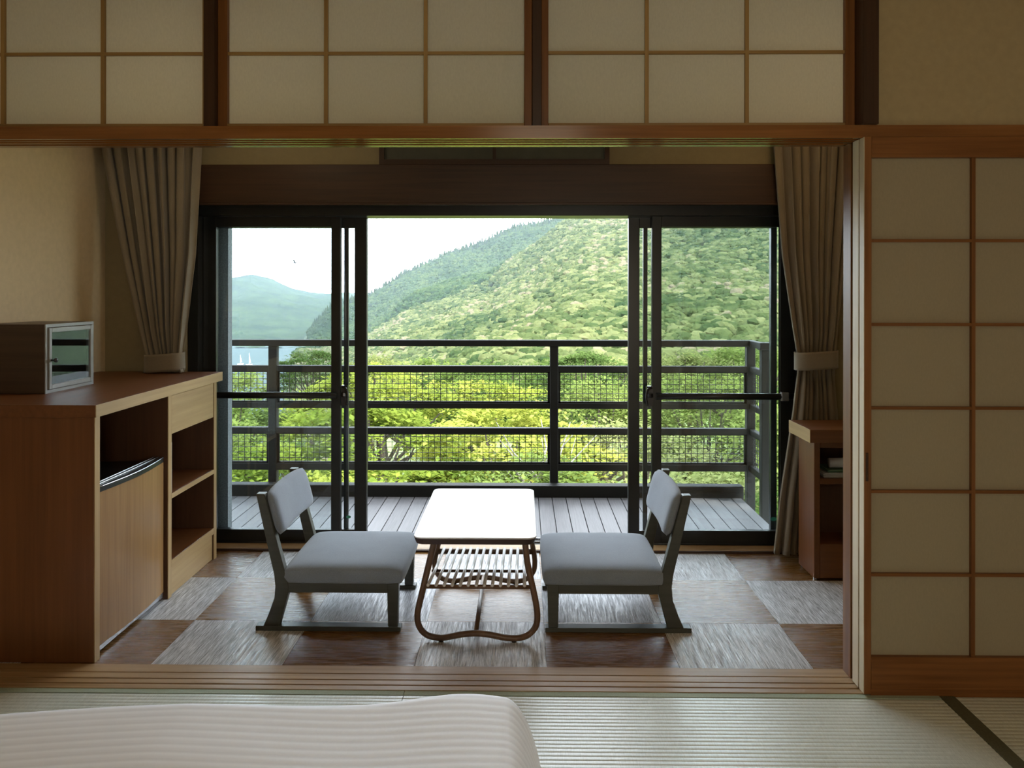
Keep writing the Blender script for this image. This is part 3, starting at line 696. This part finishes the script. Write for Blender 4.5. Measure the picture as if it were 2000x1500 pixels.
# ---- curtains
def curtain(label, zs, lefts, rights, y, folds, amp, seed, tie_z):
    rnd = random.Random(seed); ph = [rnd.uniform(-.5, .5) for _ in range(folds*2+2)]
    R, K = 90, folds*14; P = np.zeros((R, K, 3))
    for i in range(R):
        z = zs[0]+(zs[-1]-zs[0])*i/(R-1)
        xl = np.interp(-z, [-a for a in zs], lefts); xr = np.interp(-z, [-a for a in zs], rights)
        wd = (xr-xl); squeeze = math.exp(-((z-tie_z)/.10)**2)
        for j in range(K):
            t = j/(K-1); f = t*folds
            wob = .13*math.sin(f*2.1+ph[0]*6+z*.6)+.09*math.sin(f*.9+z*1.3)
            a = amp*(1-.55*squeeze)*(.75+.4*math.sin(int(f)*2.3+seed))
            xx = xl+wd*(t+.018*math.sin(2*PI*f*2+1)*(1-squeeze*.5))
            c = math.cos(2*PI*(f+wob))
            P[i, j] = (xx, y+a*math.copysign(abs(c)**.7, c)+.012*squeeze*math.cos(PI*(t-.5)*2), z)
    r = grid_obj('curtain', P, M['curtain'])
    md = r.modifiers.new('thick', 'SOLIDIFY'); md.thickness = .003
    tag(r, label, 'curtain')
    xl = np.interp(-tie_z, [-a for a in zs], lefts)-.008; xr = np.interp(-tie_z, [-a for a in zs], rights)+.008
    bm = bmesh.new(); ring = []; n = 40; cxm = (xl+xr)/2
    for k in range(n):
        a = 2*PI*k/n; x = cxm+(xr-xl)/2*math.copysign(abs(math.cos(a))**.6, math.cos(a)); yy = y+.055*math.copysign(abs(math.sin(a))**.7, math.sin(a))
        tilt = .012*(x-cxm)/(xr-xl)
        ring.append([bm.verts.new((x, yy, tie_z+tilt+h)) for h in (-.042, -.030, .030, .042)])
    for k in range(n):
        for h in range(3): bm.faces.new((ring[k][h], ring[(k+1) % n][h], ring[(k+1) % n][h+1], ring[k][h+1]))
    tie = obj('tieback', bm, M['curtain'], r, smooth=True)
    md = tie.modifiers.new('thick', 'SOLIDIFY'); md.thickness = .004
    return r
curtain('grey beige curtain tied back behind the left sideboard', [2.28, 1.95, 1.45, .96, .93, .888], [-2.03, -2.00, -1.90, -1.785, -1.785, -1.80],
        [-1.52, -1.535, -1.562, -1.618, -1.620, -1.605], 3.705, 9, .036, 3, .935)
curtain('grey beige curtain tied back behind the low right cabinet', [2.28, 1.95, 1.45, .96, .88, .70, .30, .03], [1.182, 1.192, 1.232, 1.305, 1.305, 1.285, 1.225, 1.195],
        [1.60, 1.59, 1.54, 1.488, 1.480, 1.50, 1.52, 1.53], 3.730, 9, .030, 5, .950)
for a, b, l in ((-2.04, -1.45, 'plain rail carrying the left curtain'), (1.10, 1.72, 'plain rail carrying the right curtain')):
    tag(obj('curtain_rail', bx(bmesh.new(), a, b, 3.69, 3.73, 2.282, 2.30), M['silver']), l, 'curtain rail')

# ---- duvet
def duvet():
    xs = np.concatenate([np.linspace(-1.95, -.25, 110), np.linspace(-.24, .075, 50)]); ys = np.concatenate([np.linspace(.35, 1.66, 100), np.linspace(1.665, 1.93, 44)])
    Xg, Yg = np.meshgrid(xs, ys)
    yb = 1.885+.012*np.sin(Xg*3.1+.6)+.028*np.exp(-((Xg+.12)/.18)**2)-.035*np.clip((-Xg-.9), 0, 1)
    xr = .066+.006*np.sin(Yg*6)
    top = .326-.062*np.clip(-Xg-.75, 0, 1.2)+.007*np.sin(Xg*3.6+.4)*np.exp(-(Yg-1.8)**2/.3)+.014*np.exp(-((Xg+.13)/.15)**2)*np.exp(-((Yg-1.78)/.3)**2)
    top += .004*np.sin(Xg*7+Yg*5)+.005*np.sin(Xg*2.3-Yg*9+1)+.020*np.exp(-((Xg+.62)/.36)**2)-.010*np.exp(-((Xg+.6)/.3)**2-((Yg-1.45)/.08)**2)
    def prof(d, r): return np.sqrt(np.clip(1-(1-np.clip(d/r, 0, 1))**2, 0, 1))
    r_ = .13
    h = top*prof(yb-Yg, r_)*prof(xr-Xg, .10)*prof(Xg+1.95, r_)*prof(Yg-.35, r_)
    P = np.stack([np.minimum(Xg, xr), np.minimum(Yg, yb), np.maximum(h, .004)], -1)
    return tag(grid_obj('duvet', P, M['duvet']), 'white satin striped duvet on the bed at the bottom left', 'duvet')
duvet()

# ---- added fill lamps of the room, and the veranda downlights
rl = thing('added_ceiling_fill', 'added square ceiling lamp, unseen fill for the tatami room', 'lamp', (.1, .2, 2.20))  # fixture added around the overhead fill light
def emis(name, col, s):
    m, n, b = base_mat(name); b.inputs['Base Color'].default_value = (*col, 1); b.inputs['Emission Color'].default_value = (*col, 1); b.inputs['Emission Strength'].default_value = s; return m
M['lamp_paper'] = emis('lamp_paper', (1, .86, .62), 1.2)
box('shade', -.26, .26, -.26, .26, .02, .14, M['lamp_paper'], rl, .004); box('base', -.1, .1, -.1, .1, .14, .349, M['dark_wood_x'], rl, .002)
for x, l in ((-1.15, 'round veranda downlight at the left'), (1.15, 'round veranda downlight at the right')):
    o = obj('downlight', lathe(bmesh.new(), [(.13, 2.262), (.145, 2.27), (.15, 2.299)], x, 3.12, 24), M['lamp_paper']); tag(o, l, 'lamp')

wl = thing('added_wall_fill', 'added square fill lamp on the wall behind the camera', 'lamp', (.6, -2.0, 1.10))  # fixture added around the low fill light
box('backplate', -.2, .2, 0, .03, -.2, .2, M['dark_wood_x'], wl, .002); box('shade', -.27, .27, .03, .12, -.27, .27, M['lamp_paper'], wl, .004)
# ================================================================== OUTSIDE
# ---- landforms. z is height above the veranda floor; the garden lies a few metres down, the lake far below.
LAKE = -45.0
def interp(x, xs, ys): return np.interp(x, xs, ys)
# bearing u = X/Y of a ridge point -> slope (z-1.27)/Y of the crest
UR = [-.62, -.30, -.282, -.262, -.243, -.198, -.149, -.098, -.051, -.012, .027, .06, .14, .24, .34, .6]
TR = [-.083, -.083, -.061, -.043, -.020, -.010, .019, .042, .059, .078, .085, .095, .125, .150, .165, .18]
UF = [-.62, -.30, -.29, -.24, -.196, -.144, -.078, -.041, -.014, .020, .055, .08, .14, .24, .34, .6]
TF = [-.088, -.088, -.078, -.070, -.056, -.037, -.017, -.007, .017, .044, .080, .100, .130, .158, .172, .19]
rng = np.random.default_rng(5)
def vnoise(x, y, seed):
    r = np.random.default_rng(seed).random((64, 64)); xi = np.floor(x).astype(int); yi = np.floor(y).astype(int); fx = x-xi; fy = y-yi
    fx = fx*fx*(3-2*fx); fy = fy*fy*(3-2*fy)
    g = lambda a, b: r[a % 64, b % 64]
    return (g(xi, yi)*(1-fx)+g(xi+1, yi)*fx)*(1-fy)+(g(xi, yi+1)*(1-fx)+g(xi+1, yi+1)*fx)*fy
def hill_z(X, Y):
    u = X/Y
    yf = 430+260*np.clip((u+.05)/.25, 0, 1); yr = 760.
    zf = 1.27+interp(u, UF, TF)*yf; zr = 1.27+interp(u, UR, TR)*yr
    z0 = -16-18*np.clip((-u-.05)/.2, 0, 1)
    near = 110.
    t = np.clip((Y-near)/(yf-near), 0, 1); a = z0+(zf-z0)*(t**1.15)
    t2 = np.clip((Y-yf)/(yr-yf), 0, 1); dip = -5*np.sin(PI*t2)*(1-np.clip((u-.03)/.1, 0, 1))
    b = zf+(zr-zf)*t2+dip
    t3 = np.clip((Y-yr)/160, 0, 1)
    z = np.where(Y < yf, a, np.where(Y < yr, b, zr+(LAKE-5-zr)*t3))
    amp = np.clip((Y-120)/200, 0, 1)*np.clip((u+.30)/.12, 0, 1)*(1-.8*np.clip(1-abs(Y-yr)/60, 0, 1))
    z = z+amp*((vnoise(X/55+7, Y/80+3, 1)-.5)*16+(vnoise(X/22+3, Y/30+9, 2)-.5)*5)
    lakeside = 1-np.clip((u+.315)/.03, 0, 1)
    return z*(1-lakeside)+(LAKE-3)*lakeside
us = np.linspace(-.62, .60, 240); ys = np.concatenate([np.linspace(95, 760, 150), np.linspace(765, 930, 16)])
U, Yg = np.meshgrid(us, ys); Xg = U*Yg
hl = struct(grid_obj('hillside', np.stack([Xg, Yg, hill_z(Xg, Yg)], -1), M['hill_soil']), 'steep forested hillside across the valley', 'hill')
# garden slope from the house to the foot of the hill
gx = np.linspace(-90, 80, 60); gy = np.linspace(6, 130, 50); Xg, Yg = np.meshgrid(gx, gy)
gz = -8.5-7.5*np.clip((Yg-10)/100, 0, 1)+.5*np.sin(Xg*.2)*np.cos(Yg*.13)-22*np.clip((-Xg/Yg-.12)/.2, 0, 1)*np.clip((Yg-45)/60, 0, 1)
struct(grid_obj('ground', np.stack([Xg, Yg, gz], -1), M['lawn']), 'grassy garden ground below the balcony', 'ground')
# far mountain beyond the lake
UM = [-.9, -.45, -.374, -.349, -.322, -.293, -.262, -.248, -.2, -.1, .2]
TM = [.03, .015, .018, .0216, .015, .003, -.0026, -.003, -.002, .0, .0]
us = np.linspace(-.9, .2, 260); ys = np.linspace(640, 1900, 160); U, Yg = np.meshgrid(us, ys); Xg = U*Yg
t = np.clip((Yg-640)/1060, 0, 1)**1.5; crest = 1.27+interp(U, UM, TM)*1700
z = LAKE+(crest-LAKE)*np.sin(t*PI/2)**1.1+np.sin(t*PI)*((vnoise(Xg/90, Yg/90, 4)-.5)*26+(vnoise(Xg/30, Yg/30, 5)-.5)*9)+(vnoise(Xg/8, Yg/9, 6)-.5)*2.5
z = np.where(Yg > 1705, crest-(Yg-1705)*.4, z)
struct(grid_obj('distant_mountain', np.stack([Xg, Yg, z], -1), M['far'], smooth=False), 'hazy blue mountain beyond the lake at the left', 'mountain')
bm = bx(bmesh.new(), -1900, 900, 160, 1900, LAKE-1, LAKE)
struct(obj('lake', bm, M['water']), 'pale lake water at the foot of the distant mountain', 'lake')

# ---- crowns for the forest
def crown_mesh(name, seed, mat, kind='round'):
    bm = bmesh.new(); r = np.random.default_rng(seed)
    if kind == 'round':
        for k in range(7):
            a = r.uniform(0, 2*PI); d = r.uniform(.0, .55) if k else 0; s = r.uniform(.38, .62) if k else .8
            mat4 = Matrix.Translation((d*math.cos(a), d*math.sin(a), r.uniform(-.1, .45) if k else 0)) @ Matrix.Diagonal((s, s, s*.85, 1))
            bmesh.ops.create_icosphere(bm, subdivisions=2, radius=1, matrix=mat4)
        for v in bm.verts:
            v.co *= 1+r.uniform(-.13, .13)
        tube(bm, [(0, 0, -1.3), (0, 0, -.3)], .1, 5)
    else:
        for k in range(5):
            z0 = -1.0+k*.52; rr = .78*(1-k/5.6); n = 9
            ring = [bm.verts.new((rr*(1+r.uniform(-.22, .22))*math.cos(2*PI*i/n), rr*(1+r.uniform(-.2, .2))*math.sin(2*PI*i/n), z0+r.uniform(-.1, .1))) for i in range(n)]
            tip = bm.verts.new((0, 0, z0+.95)); 
            for i in range(n): bm.faces.new((ring[i], ring[(i+1) % n], tip))
            bm.faces.new(ring[::-1])
        tube(bm, [(0, 0, -1.5), (0, 0, -.8)], .08, 5)
    me = bpy.data.meshes.new(name); bm.to_mesh(me); bm.free(); me.materials.append(mat); return me
M['hill_shade_tone'] = leaf_mat('shade_darkened_leaf', ((.010, .022, .010), (.022, .042, .016), (.045, .065, .022)), 0, .02)  # hill leaf colour darkened to give the rear slope its shade
dark_crown = crown_mesh('dark_tree', 29, M['hill_shade_tone'])
crowns = [crown_mesh('hillside_tree', 11+i, M['hill']) for i in range(3)]
cone = crown_mesh('hillside_conifer', 31, M['conifer'], 'cone')
N = 75000
uu = rng.uniform(-.31, .46, N); yy = np.sqrt(rng.uniform(125**2, 775**2, N)); zz = hill_z(uu*yy, yy)
uu = uu[zz > LAKE+6]; yy = yy[zz > LAKE+6]; zz = zz[zz > LAKE+6]
xx = uu*yy; yf = 430+260*np.clip((uu+.05)/.25, 0, 1)
rear = (yy > yf+20) & (uu < .06)
order = np.argsort(yy)
# keep the visible part only: a tree is dropped when the line of sight passes well under a nearer slope
def visible(x, y, z):
    ok = np.ones(len(x), bool)
    for f in np.linspace(.2, .97, 26):
        ok &= (hill_z(x*f, y*f) < 1.27+(z+11-1.27)*f) | (y*f < 125)
    return ok
vis = visible(xx, yy, zz); order = order[vis[order]]
SZ = 2.5
near_ids = [i for i in order if not rear[i] and uu[i] > -.26][:297]
rt = np.random.default_rng(9)
protos = []
for k, i in enumerate(near_ids):
    o = bpy.data.objects.new('hillside_tree', crowns[k % 3]); C.objects.link(o)
    s = SZ*rt.uniform(.65, 1.15); o.location = (xx[i], yy[i], zz[i]+s*.9); o.scale = (s, s, s*rt.uniform(.8, 1.1)); o.rotation_euler = (0, 0, rt.uniform(0, 6.28))
    tag(o, 'rounded broadleaf tree in the lowest rows of the forested hillside', 'tree', 'trees at the foot of the hillside')
    if k < 3: protos.append(o)
rest = np.array([i for i in order if i not in set(near_ids)])
def forest(name, ids, proto, label, s0, s1):
    me = bpy.data.meshes.new(name); me.from_pydata([(float(xx[i]), float(yy[i]), float(zz[i])+s0*.7) for i in ids], [], [])
    o = bpy.data.objects.new(name, me); C.objects.link(o)
    g = bpy.data.node_groups.new(name, 'GeometryNodeTree')
    g.interface.new_socket('Geometry', in_out='INPUT', socket_type='NodeSocketGeometry'); g.interface.new_socket('Geometry', in_out='OUTPUT', socket_type='NodeSocketGeometry')
    gi = g.nodes.new('NodeGroupInput'); go = g.nodes.new('NodeGroupOutput'); ip = g.nodes.new('GeometryNodeInstanceOnPoints')
    oi = g.nodes.new('GeometryNodeObjectInfo'); oi.inputs['Object'].default_value = proto; oi.inputs['As Instance'].default_value = True
    rr = g.nodes.new('FunctionNodeRandomValue'); rr.data_type = 'FLOAT'; rr.inputs[2].default_value = s0/proto.scale[0]; rr.inputs[3].default_value = s1/proto.scale[0]
    ro = g.nodes.new('FunctionNodeRandomValue'); ro.data_type = 'FLOAT_VECTOR'; ro.inputs[0].default_value = (0, 0, 0); ro.inputs[1].default_value = (.2, .2, 6.28)
    sc_ = g.nodes.new('ShaderNodeVectorMath'); sc_.operation = 'SCALE'; sc_.inputs[0].default_value = tuple(proto.scale)
    g.links.new(rr.outputs[1], sc_.inputs['Scale'])
    g.links.new(gi.outputs[0], ip.inputs['Points']); g.links.new(oi.outputs['Geometry'], ip.inputs['Instance'])
    g.links.new(sc_.outputs[0], ip.inputs['Scale']); g.links.new(ro.outputs[0], ip.inputs['Rotation']); g.links.new(ip.outputs[0], go.inputs[0])
    md = o.modifiers.new('scatter', 'NODES'); md.node_group = g
    o['kind'] = 'stuff'; tag(o, label, 'forest'); return o
bl = [i for i in rest if not rear[i]]; cn = [i for i in rest if rear[i]]
for k in range(3):
    forest('forest_canopy', bl[k::3], protos[k], 'dense green broadleaf forest covering the sunlit hillside above the lowest trees', 1.4, 2.8)['group'] = 'forest on the sunlit hillside'
def single(name, me, i, sc_, label):
    o = bpy.data.objects.new(name, me); C.objects.link(o); o.location = (xx[i], yy[i], zz[i]+sc_[2]); o.scale = sc_; return tag(o, label, 'tree')
far_ = [i for i in cn if yy[i] > 715][::7]; sf = set(far_); cn = [i for i in cn if i not in sf]
pd = single('dark_tree', dark_crown, cn[0], (2.6, 2.6, 2.4), 'rounded tree, leaves darkened as shade, on the slope behind the sunlit spur')
forest('dark_forest', cn[1:], pd, 'forest, leaves darkened as shade, on the slope behind the sunlit spur', 1.7, 3.3)
pc = single('hillside_conifer', cone, far_[0], (2.4, 2.4, 3.4), 'dark conifer on the crest of the shaded slope')
forest('conifer_forest', far_[1:], pc, 'conifers pricking up along the crest of the shaded slope', 1.8, 3.2)

# ---- garden trees: leaf sprays on spreading branches
def garden_tree_mesh(seed, mat, R=3.2, H=2.2, pads=70, per=170, leaf=.16, flat=.22):
    r = np.random.default_rng(seed); V = []; n_tot = 0
    th = r.uniform(0, 2*PI, pads); ph = r.uniform(-.25, 1, pads)
    rad = np.sqrt(np.clip(1-np.clip(ph, 0, 1)**2, 0, 1))*r.uniform(.55, 1.02, pads)
    pc_ = np.stack([R*rad*np.cos(th), R*rad*np.sin(th), H*ph], -1)
    pts = []
    for c in pc_:
        pr = r.uniform(.55, 1.05)
        q = r.normal(0, .42, (per, 3))*np.array([pr, pr, pr*flat])
        q[:, 2] -= .18*(q[:, 0]**2+q[:, 1]**2); pts.append(c+q)
    P = np.concatenate(pts); n = len(P)
    a = r.uniform(0, 2*PI, n); tl = r.normal(0, .38, n); tb_ = r.normal(0, .38, n); s = leaf*r.uniform(.6, 1.3, n)
    ux = np.stack([np.cos(a), np.sin(a), tl], -1)*s[:, None]; vx = np.stack([-np.sin(a), np.cos(a), tb_], -1)*s[:, None]*.62
    quad = np.stack([P-ux*.5, P+vx*.5, P+ux*.5, P-vx*.5], 1).reshape(-1, 3)
    me = bpy.data.meshes.new('foliage'); me.from_pydata(quad.tolist(), [], np.arange(n*4).reshape(-1, 4).tolist()); me.materials.append(mat)
    bm = bmesh.new(); tube(bm, catmull([(0, 0, -6.5), (.1, .05, -3.5), (-.05, 0, -1.6), (0, 0, 0)], 4), [.22-.012*i for i in range(13)], 7)
    for k in range(0, pads, 4):
        c = pc_[k]; tube(bm, catmull([(0, 0, -1.8), (c[0]*.4, c[1]*.4, -1+c[2]*.3), (c[0]*.9, c[1]*.9, c[2]*.95)], 4), [.09, .08, .07, .06, .05, .04, .035, .03, .02], 5)
    tm = bpy.data.meshes.new('trunk'); bm.to_mesh(tm); bm.free(); tm.materials.append(M['bark'])
    return me, tm
kinds = {'maple': [garden_tree_mesh(41+i, M['maple']) for i in range(2)], 'green': [garden_tree_mesh(51+i, M['greenleaf'], flat=.5) for i in range(2)],
         'pale': [garden_tree_mesh(61, M['pale'], flat=.4, per=110)], 'dark': [garden_tree_mesh(71, M['darkleaf'], flat=.3)]}
def gtree(kind, v, X, Y, ztop, sc_, label):
    me, tm = kinds[kind][v % len(kinds[kind])]
    t = thing('garden_tree', label, 'tree', (X, Y, ztop-2.3*sc_), X*1.7+Y, 'garden trees below the balcony')
    t.scale = (sc_, sc_, sc_)
    f = bpy.data.objects.new('foliage', me); C.objects.link(f); f.parent = t
    k = bpy.data.objects.new('trunk', tm); C.objects.link(k); k.parent = t
    return t
TREES = [
 ('maple', 0, -2.2, 14.5, -2.3, 1.0, 'bright yellow green maple nearest the railing, left of the middle'),
 ('maple', 1, -6.6, 15.0, -2.4, 1.0, 'bright yellow green maple nearest the railing at the far left'),
 ('maple', 1, 1.6, 17.0, -3.0, .85, 'bright yellow green maple nearest the railing in the middle'),
 ('green', 0, 6.2, 16.5, -2.9, .9, 'leafy green tree nearest the railing at the right'),
 ('maple', 0, -5.0, 22.5, -1.9, 1.15, 'yellow green maple in the second row behind the left open sash'),
 ('maple', 1, -.3, 24.0, -2.15, 1.1, 'yellow green maple in the second row left of the middle post'),
 ('pale', 0, 3.6, 25.0, -2.9, 1.0, 'pale airy tree in the second row right of the middle post'),
 ('green', 1, 8.6, 24.0, -2.2, 1.1, 'leafy green tree in the second row at the right'),
 ('green', 0, -11.0, 25.0, -2.6, 1.2, 'leafy green tree in the second row at the far left'),
 ('maple', 0, -6.0, 33.0, -1.75, 1.15, 'tallest yellow maple in the third row, topping the second rail'),
 ('maple', 1, -1.5, 35.0, -2.6, 1.1, 'yellow green maple in the third row at the middle'),
 ('green', 1, 3.6, 36.0, -2.9, 1.2, 'green tree in the third row behind the pale tree'),
 ('green', 0, 8.6, 36.0, -2.4, 1.2, 'green tree in the third row at the right'),
 ('dark', 0, -10.2, 38.0, -1.6, .62, 'dark pine like tree rising left behind the maples'),
 ('green', 1, -15.0, 40.0, -2.85, 1.15, 'green tree in the third row at the far left'),
 ('dark', 0, 4.0, 47.0, -2.4, 1.3, 'dark green tree beyond the pale tree'),
 ('pale', 0, 10.5, 49.0, -2.6, 1.4, 'pale tree far back at the right'),
 ('green', 0, -3.5, 50.0, -3.6, 1.4, 'green tree far back at the middle'),
 ('green', 1, 14.5, 50.0, -2.2, 1.4, 'green tree far back at the far right'),
 ('pale', 0, -9.5, 54.0, -3.2, 1.4, 'pale tree far back left of the middle'),
 ('dark', 0, 13.0, 33.0, -2.4, 1.2, 'dark green tree at the far right'),
 ('green', 1, 3.5, 62.0, -4.2, 1.8, 'broad green tree at the end of the garden, right of the middle'),
 ('green', 0, -8.0, 66.0, -4.6, 1.8, 'broad green tree at the end of the garden, left of the middle'),
 ('pale', 0, 12.0, 68.0, -4.0, 1.9, 'broad pale tree at the end of the garden at the right'),
 ('green', 0, 21.0, 62.0, -4.0, 1.9, 'broad green tree at the end of the garden at the far right'),
 ('green', 1, -2.0, 84.0, -6.5, 2.3, 'large green tree at the foot of the hill, middle'),
 ('pale', 0, 9.0, 88.0, -6.3, 2.3, 'large pale tree at the foot of the hill, right of the middle'),
 ('green', 0, 22.0, 88.0, -6.0, 2.4, 'large green tree at the foot of the hill at the right'),
 ('green', 0, -13.0, 88.0, -7.0, 2.3, 'large green tree at the foot of the hill, left of the middle'),
 ('maple', 1, -3.9, 19.0, -3.1, .95, 'maple filling the gap behind the front left maple'),
 ('green', 0, .4, 20.5, -3.1, .95, 'green tree filling the gap behind the front middle maple'),
 ('pale', 0, 4.4, 20.0, -3.3, .95, 'pale tree between the two front trees at the right'),
 ('maple', 0, -9.0, 19.5, -2.9, 1.0, 'maple behind the front tree at the far left'),
 ('green', 1, 8.6, 19.0, -3.2, 1.0, 'green tree behind the front tree at the far right'),
 ('green', 1, -12.5, 33.0, -3.2, 1.2, 'green tree in the third row at the left, below the lake view'),
]
for a in TREES: gtree(*a)
# pale bare branched tree near the middle post
def bare_tree(X, Y, ztop, label):
    t = thing('bare_tree', label, 'tree', (X, Y, ztop-4))
    r = random.Random(4); bm = bmesh.new()
    tube(bm, [(0, 0, -5), (.1, 0, 0), (0, 0, 2)], [.12, .09, .05], 6)
    for k in range(26):
        z = r.uniform(.2, 2.2); a = r.uniform(0, 6.28); l = r.uniform(.8, 1.7)
        tube(bm, [(0, 0, z), (l*.5*math.cos(a), l*.5*math.sin(a), z+l*.5), (l*math.cos(a+.3), l*math.sin(a+.3), z+l*1.1)], [.035, .022, .008], 4)
    obj('branches', bm, M['bark_pale'], t)
bare_tree(.5, 21.5, -1.9, 'bare pale branched tree standing before the middle of the garden')
# pale path in the garden, lakeside house, boats, bird
bm = bmesh.new()
pp = [(9, 20), (7.5, 28), (5.4, 34), (6.5, 42), (11, 50)]
L_ = [bm.verts.new((x-1.3, y, -8.5-7.5*max(0, (y-10)/100)+.62)) for x, y in pp]; R_ = [bm.verts.new((x+1.3, y, -8.5-7.5*max(0, (y-10)/100)+.62)) for x, y in pp]
for i in range(len(pp)-1): bm.faces.new((L_[i], R_[i], R_[i+1], L_[i+1]))
struct(obj('path', bm, M['path']), 'pale gravel path winding through the garden', 'path')
def boat(X, Y, h, label):
    t = thing('sailing_boat', label, 'boat', (X, Y, LAKE), .4, 'white sailing boats on the lake')
    bm = prism(bmesh.new(), [(-1.9, .9), (2.0, 1.1), (1.6, 0), (-1.7, 0)], -.9, .9, 1); obj('hull', bm, M['ceramic'], t)
    obj('mast', tube(bmesh.new(), [(0, 0, 1.1), (0, 0, h)], .16, 6), M['ceramic'], t)
    bm = prism(bmesh.new(), [(.15, 1.8), (1.1, 1.9), (.15, h*.9)], -.04, .04, 1); obj('sail', bm, M['ceramic'], t)
boat(-171, 488, 8.0, 'white sailing boat on the lake seen between the railing posts, the taller one')
boat(-178, 492, 6.5, 'white sailing boat on the lake, the smaller one nearer the window edge')
# bird
bm = bmesh.new()
tube(bm, [(-.16, 0, 0), (-.05, 0, .01), (.08, 0, .015), (.17, 0, .02)], [.01, .04, .045, .012], 6)
for s in (-1, 1):
    v = [bm.verts.new(p) for p in ((-.06, 0, .02), (.07, 0, .03), (.03, s*.22, .14), (-.10, s*.42, .10))]; bm.faces.new(v if s > 0 else v[::-1])
o = obj('bird', bm, M['black']); o.location = (-17.5, 60, 3.5); o.rotation_euler = (.5, 0, .6); tag(o, 'tiny dark bird flying in the sky seen through the left pane', 'bird')

# ---- valley haze: air between the garden and the far mountain
m = bpy.data.materials.new('haze'); m.use_nodes = True; n = m.node_tree; n.nodes.clear()
vs = n.nodes.new('ShaderNodeVolumeScatter'); vs.inputs['Color'].default_value = (.76, .87, 1, 1); vs.inputs['Density'].default_value = .00019; vs.inputs['Anisotropy'].default_value = .2
ou = n.nodes.new('ShaderNodeOutputMaterial'); n.links.new(vs.outputs[0], ou.inputs['Volume'])
hz = obj('valley_haze', bx(bmesh.new(), -1750, 1100, 135, 2100, -60, 170), m)
hz['kind'] = 'stuff'; tag(hz, 'thin blue haze hanging over the valley', 'haze')
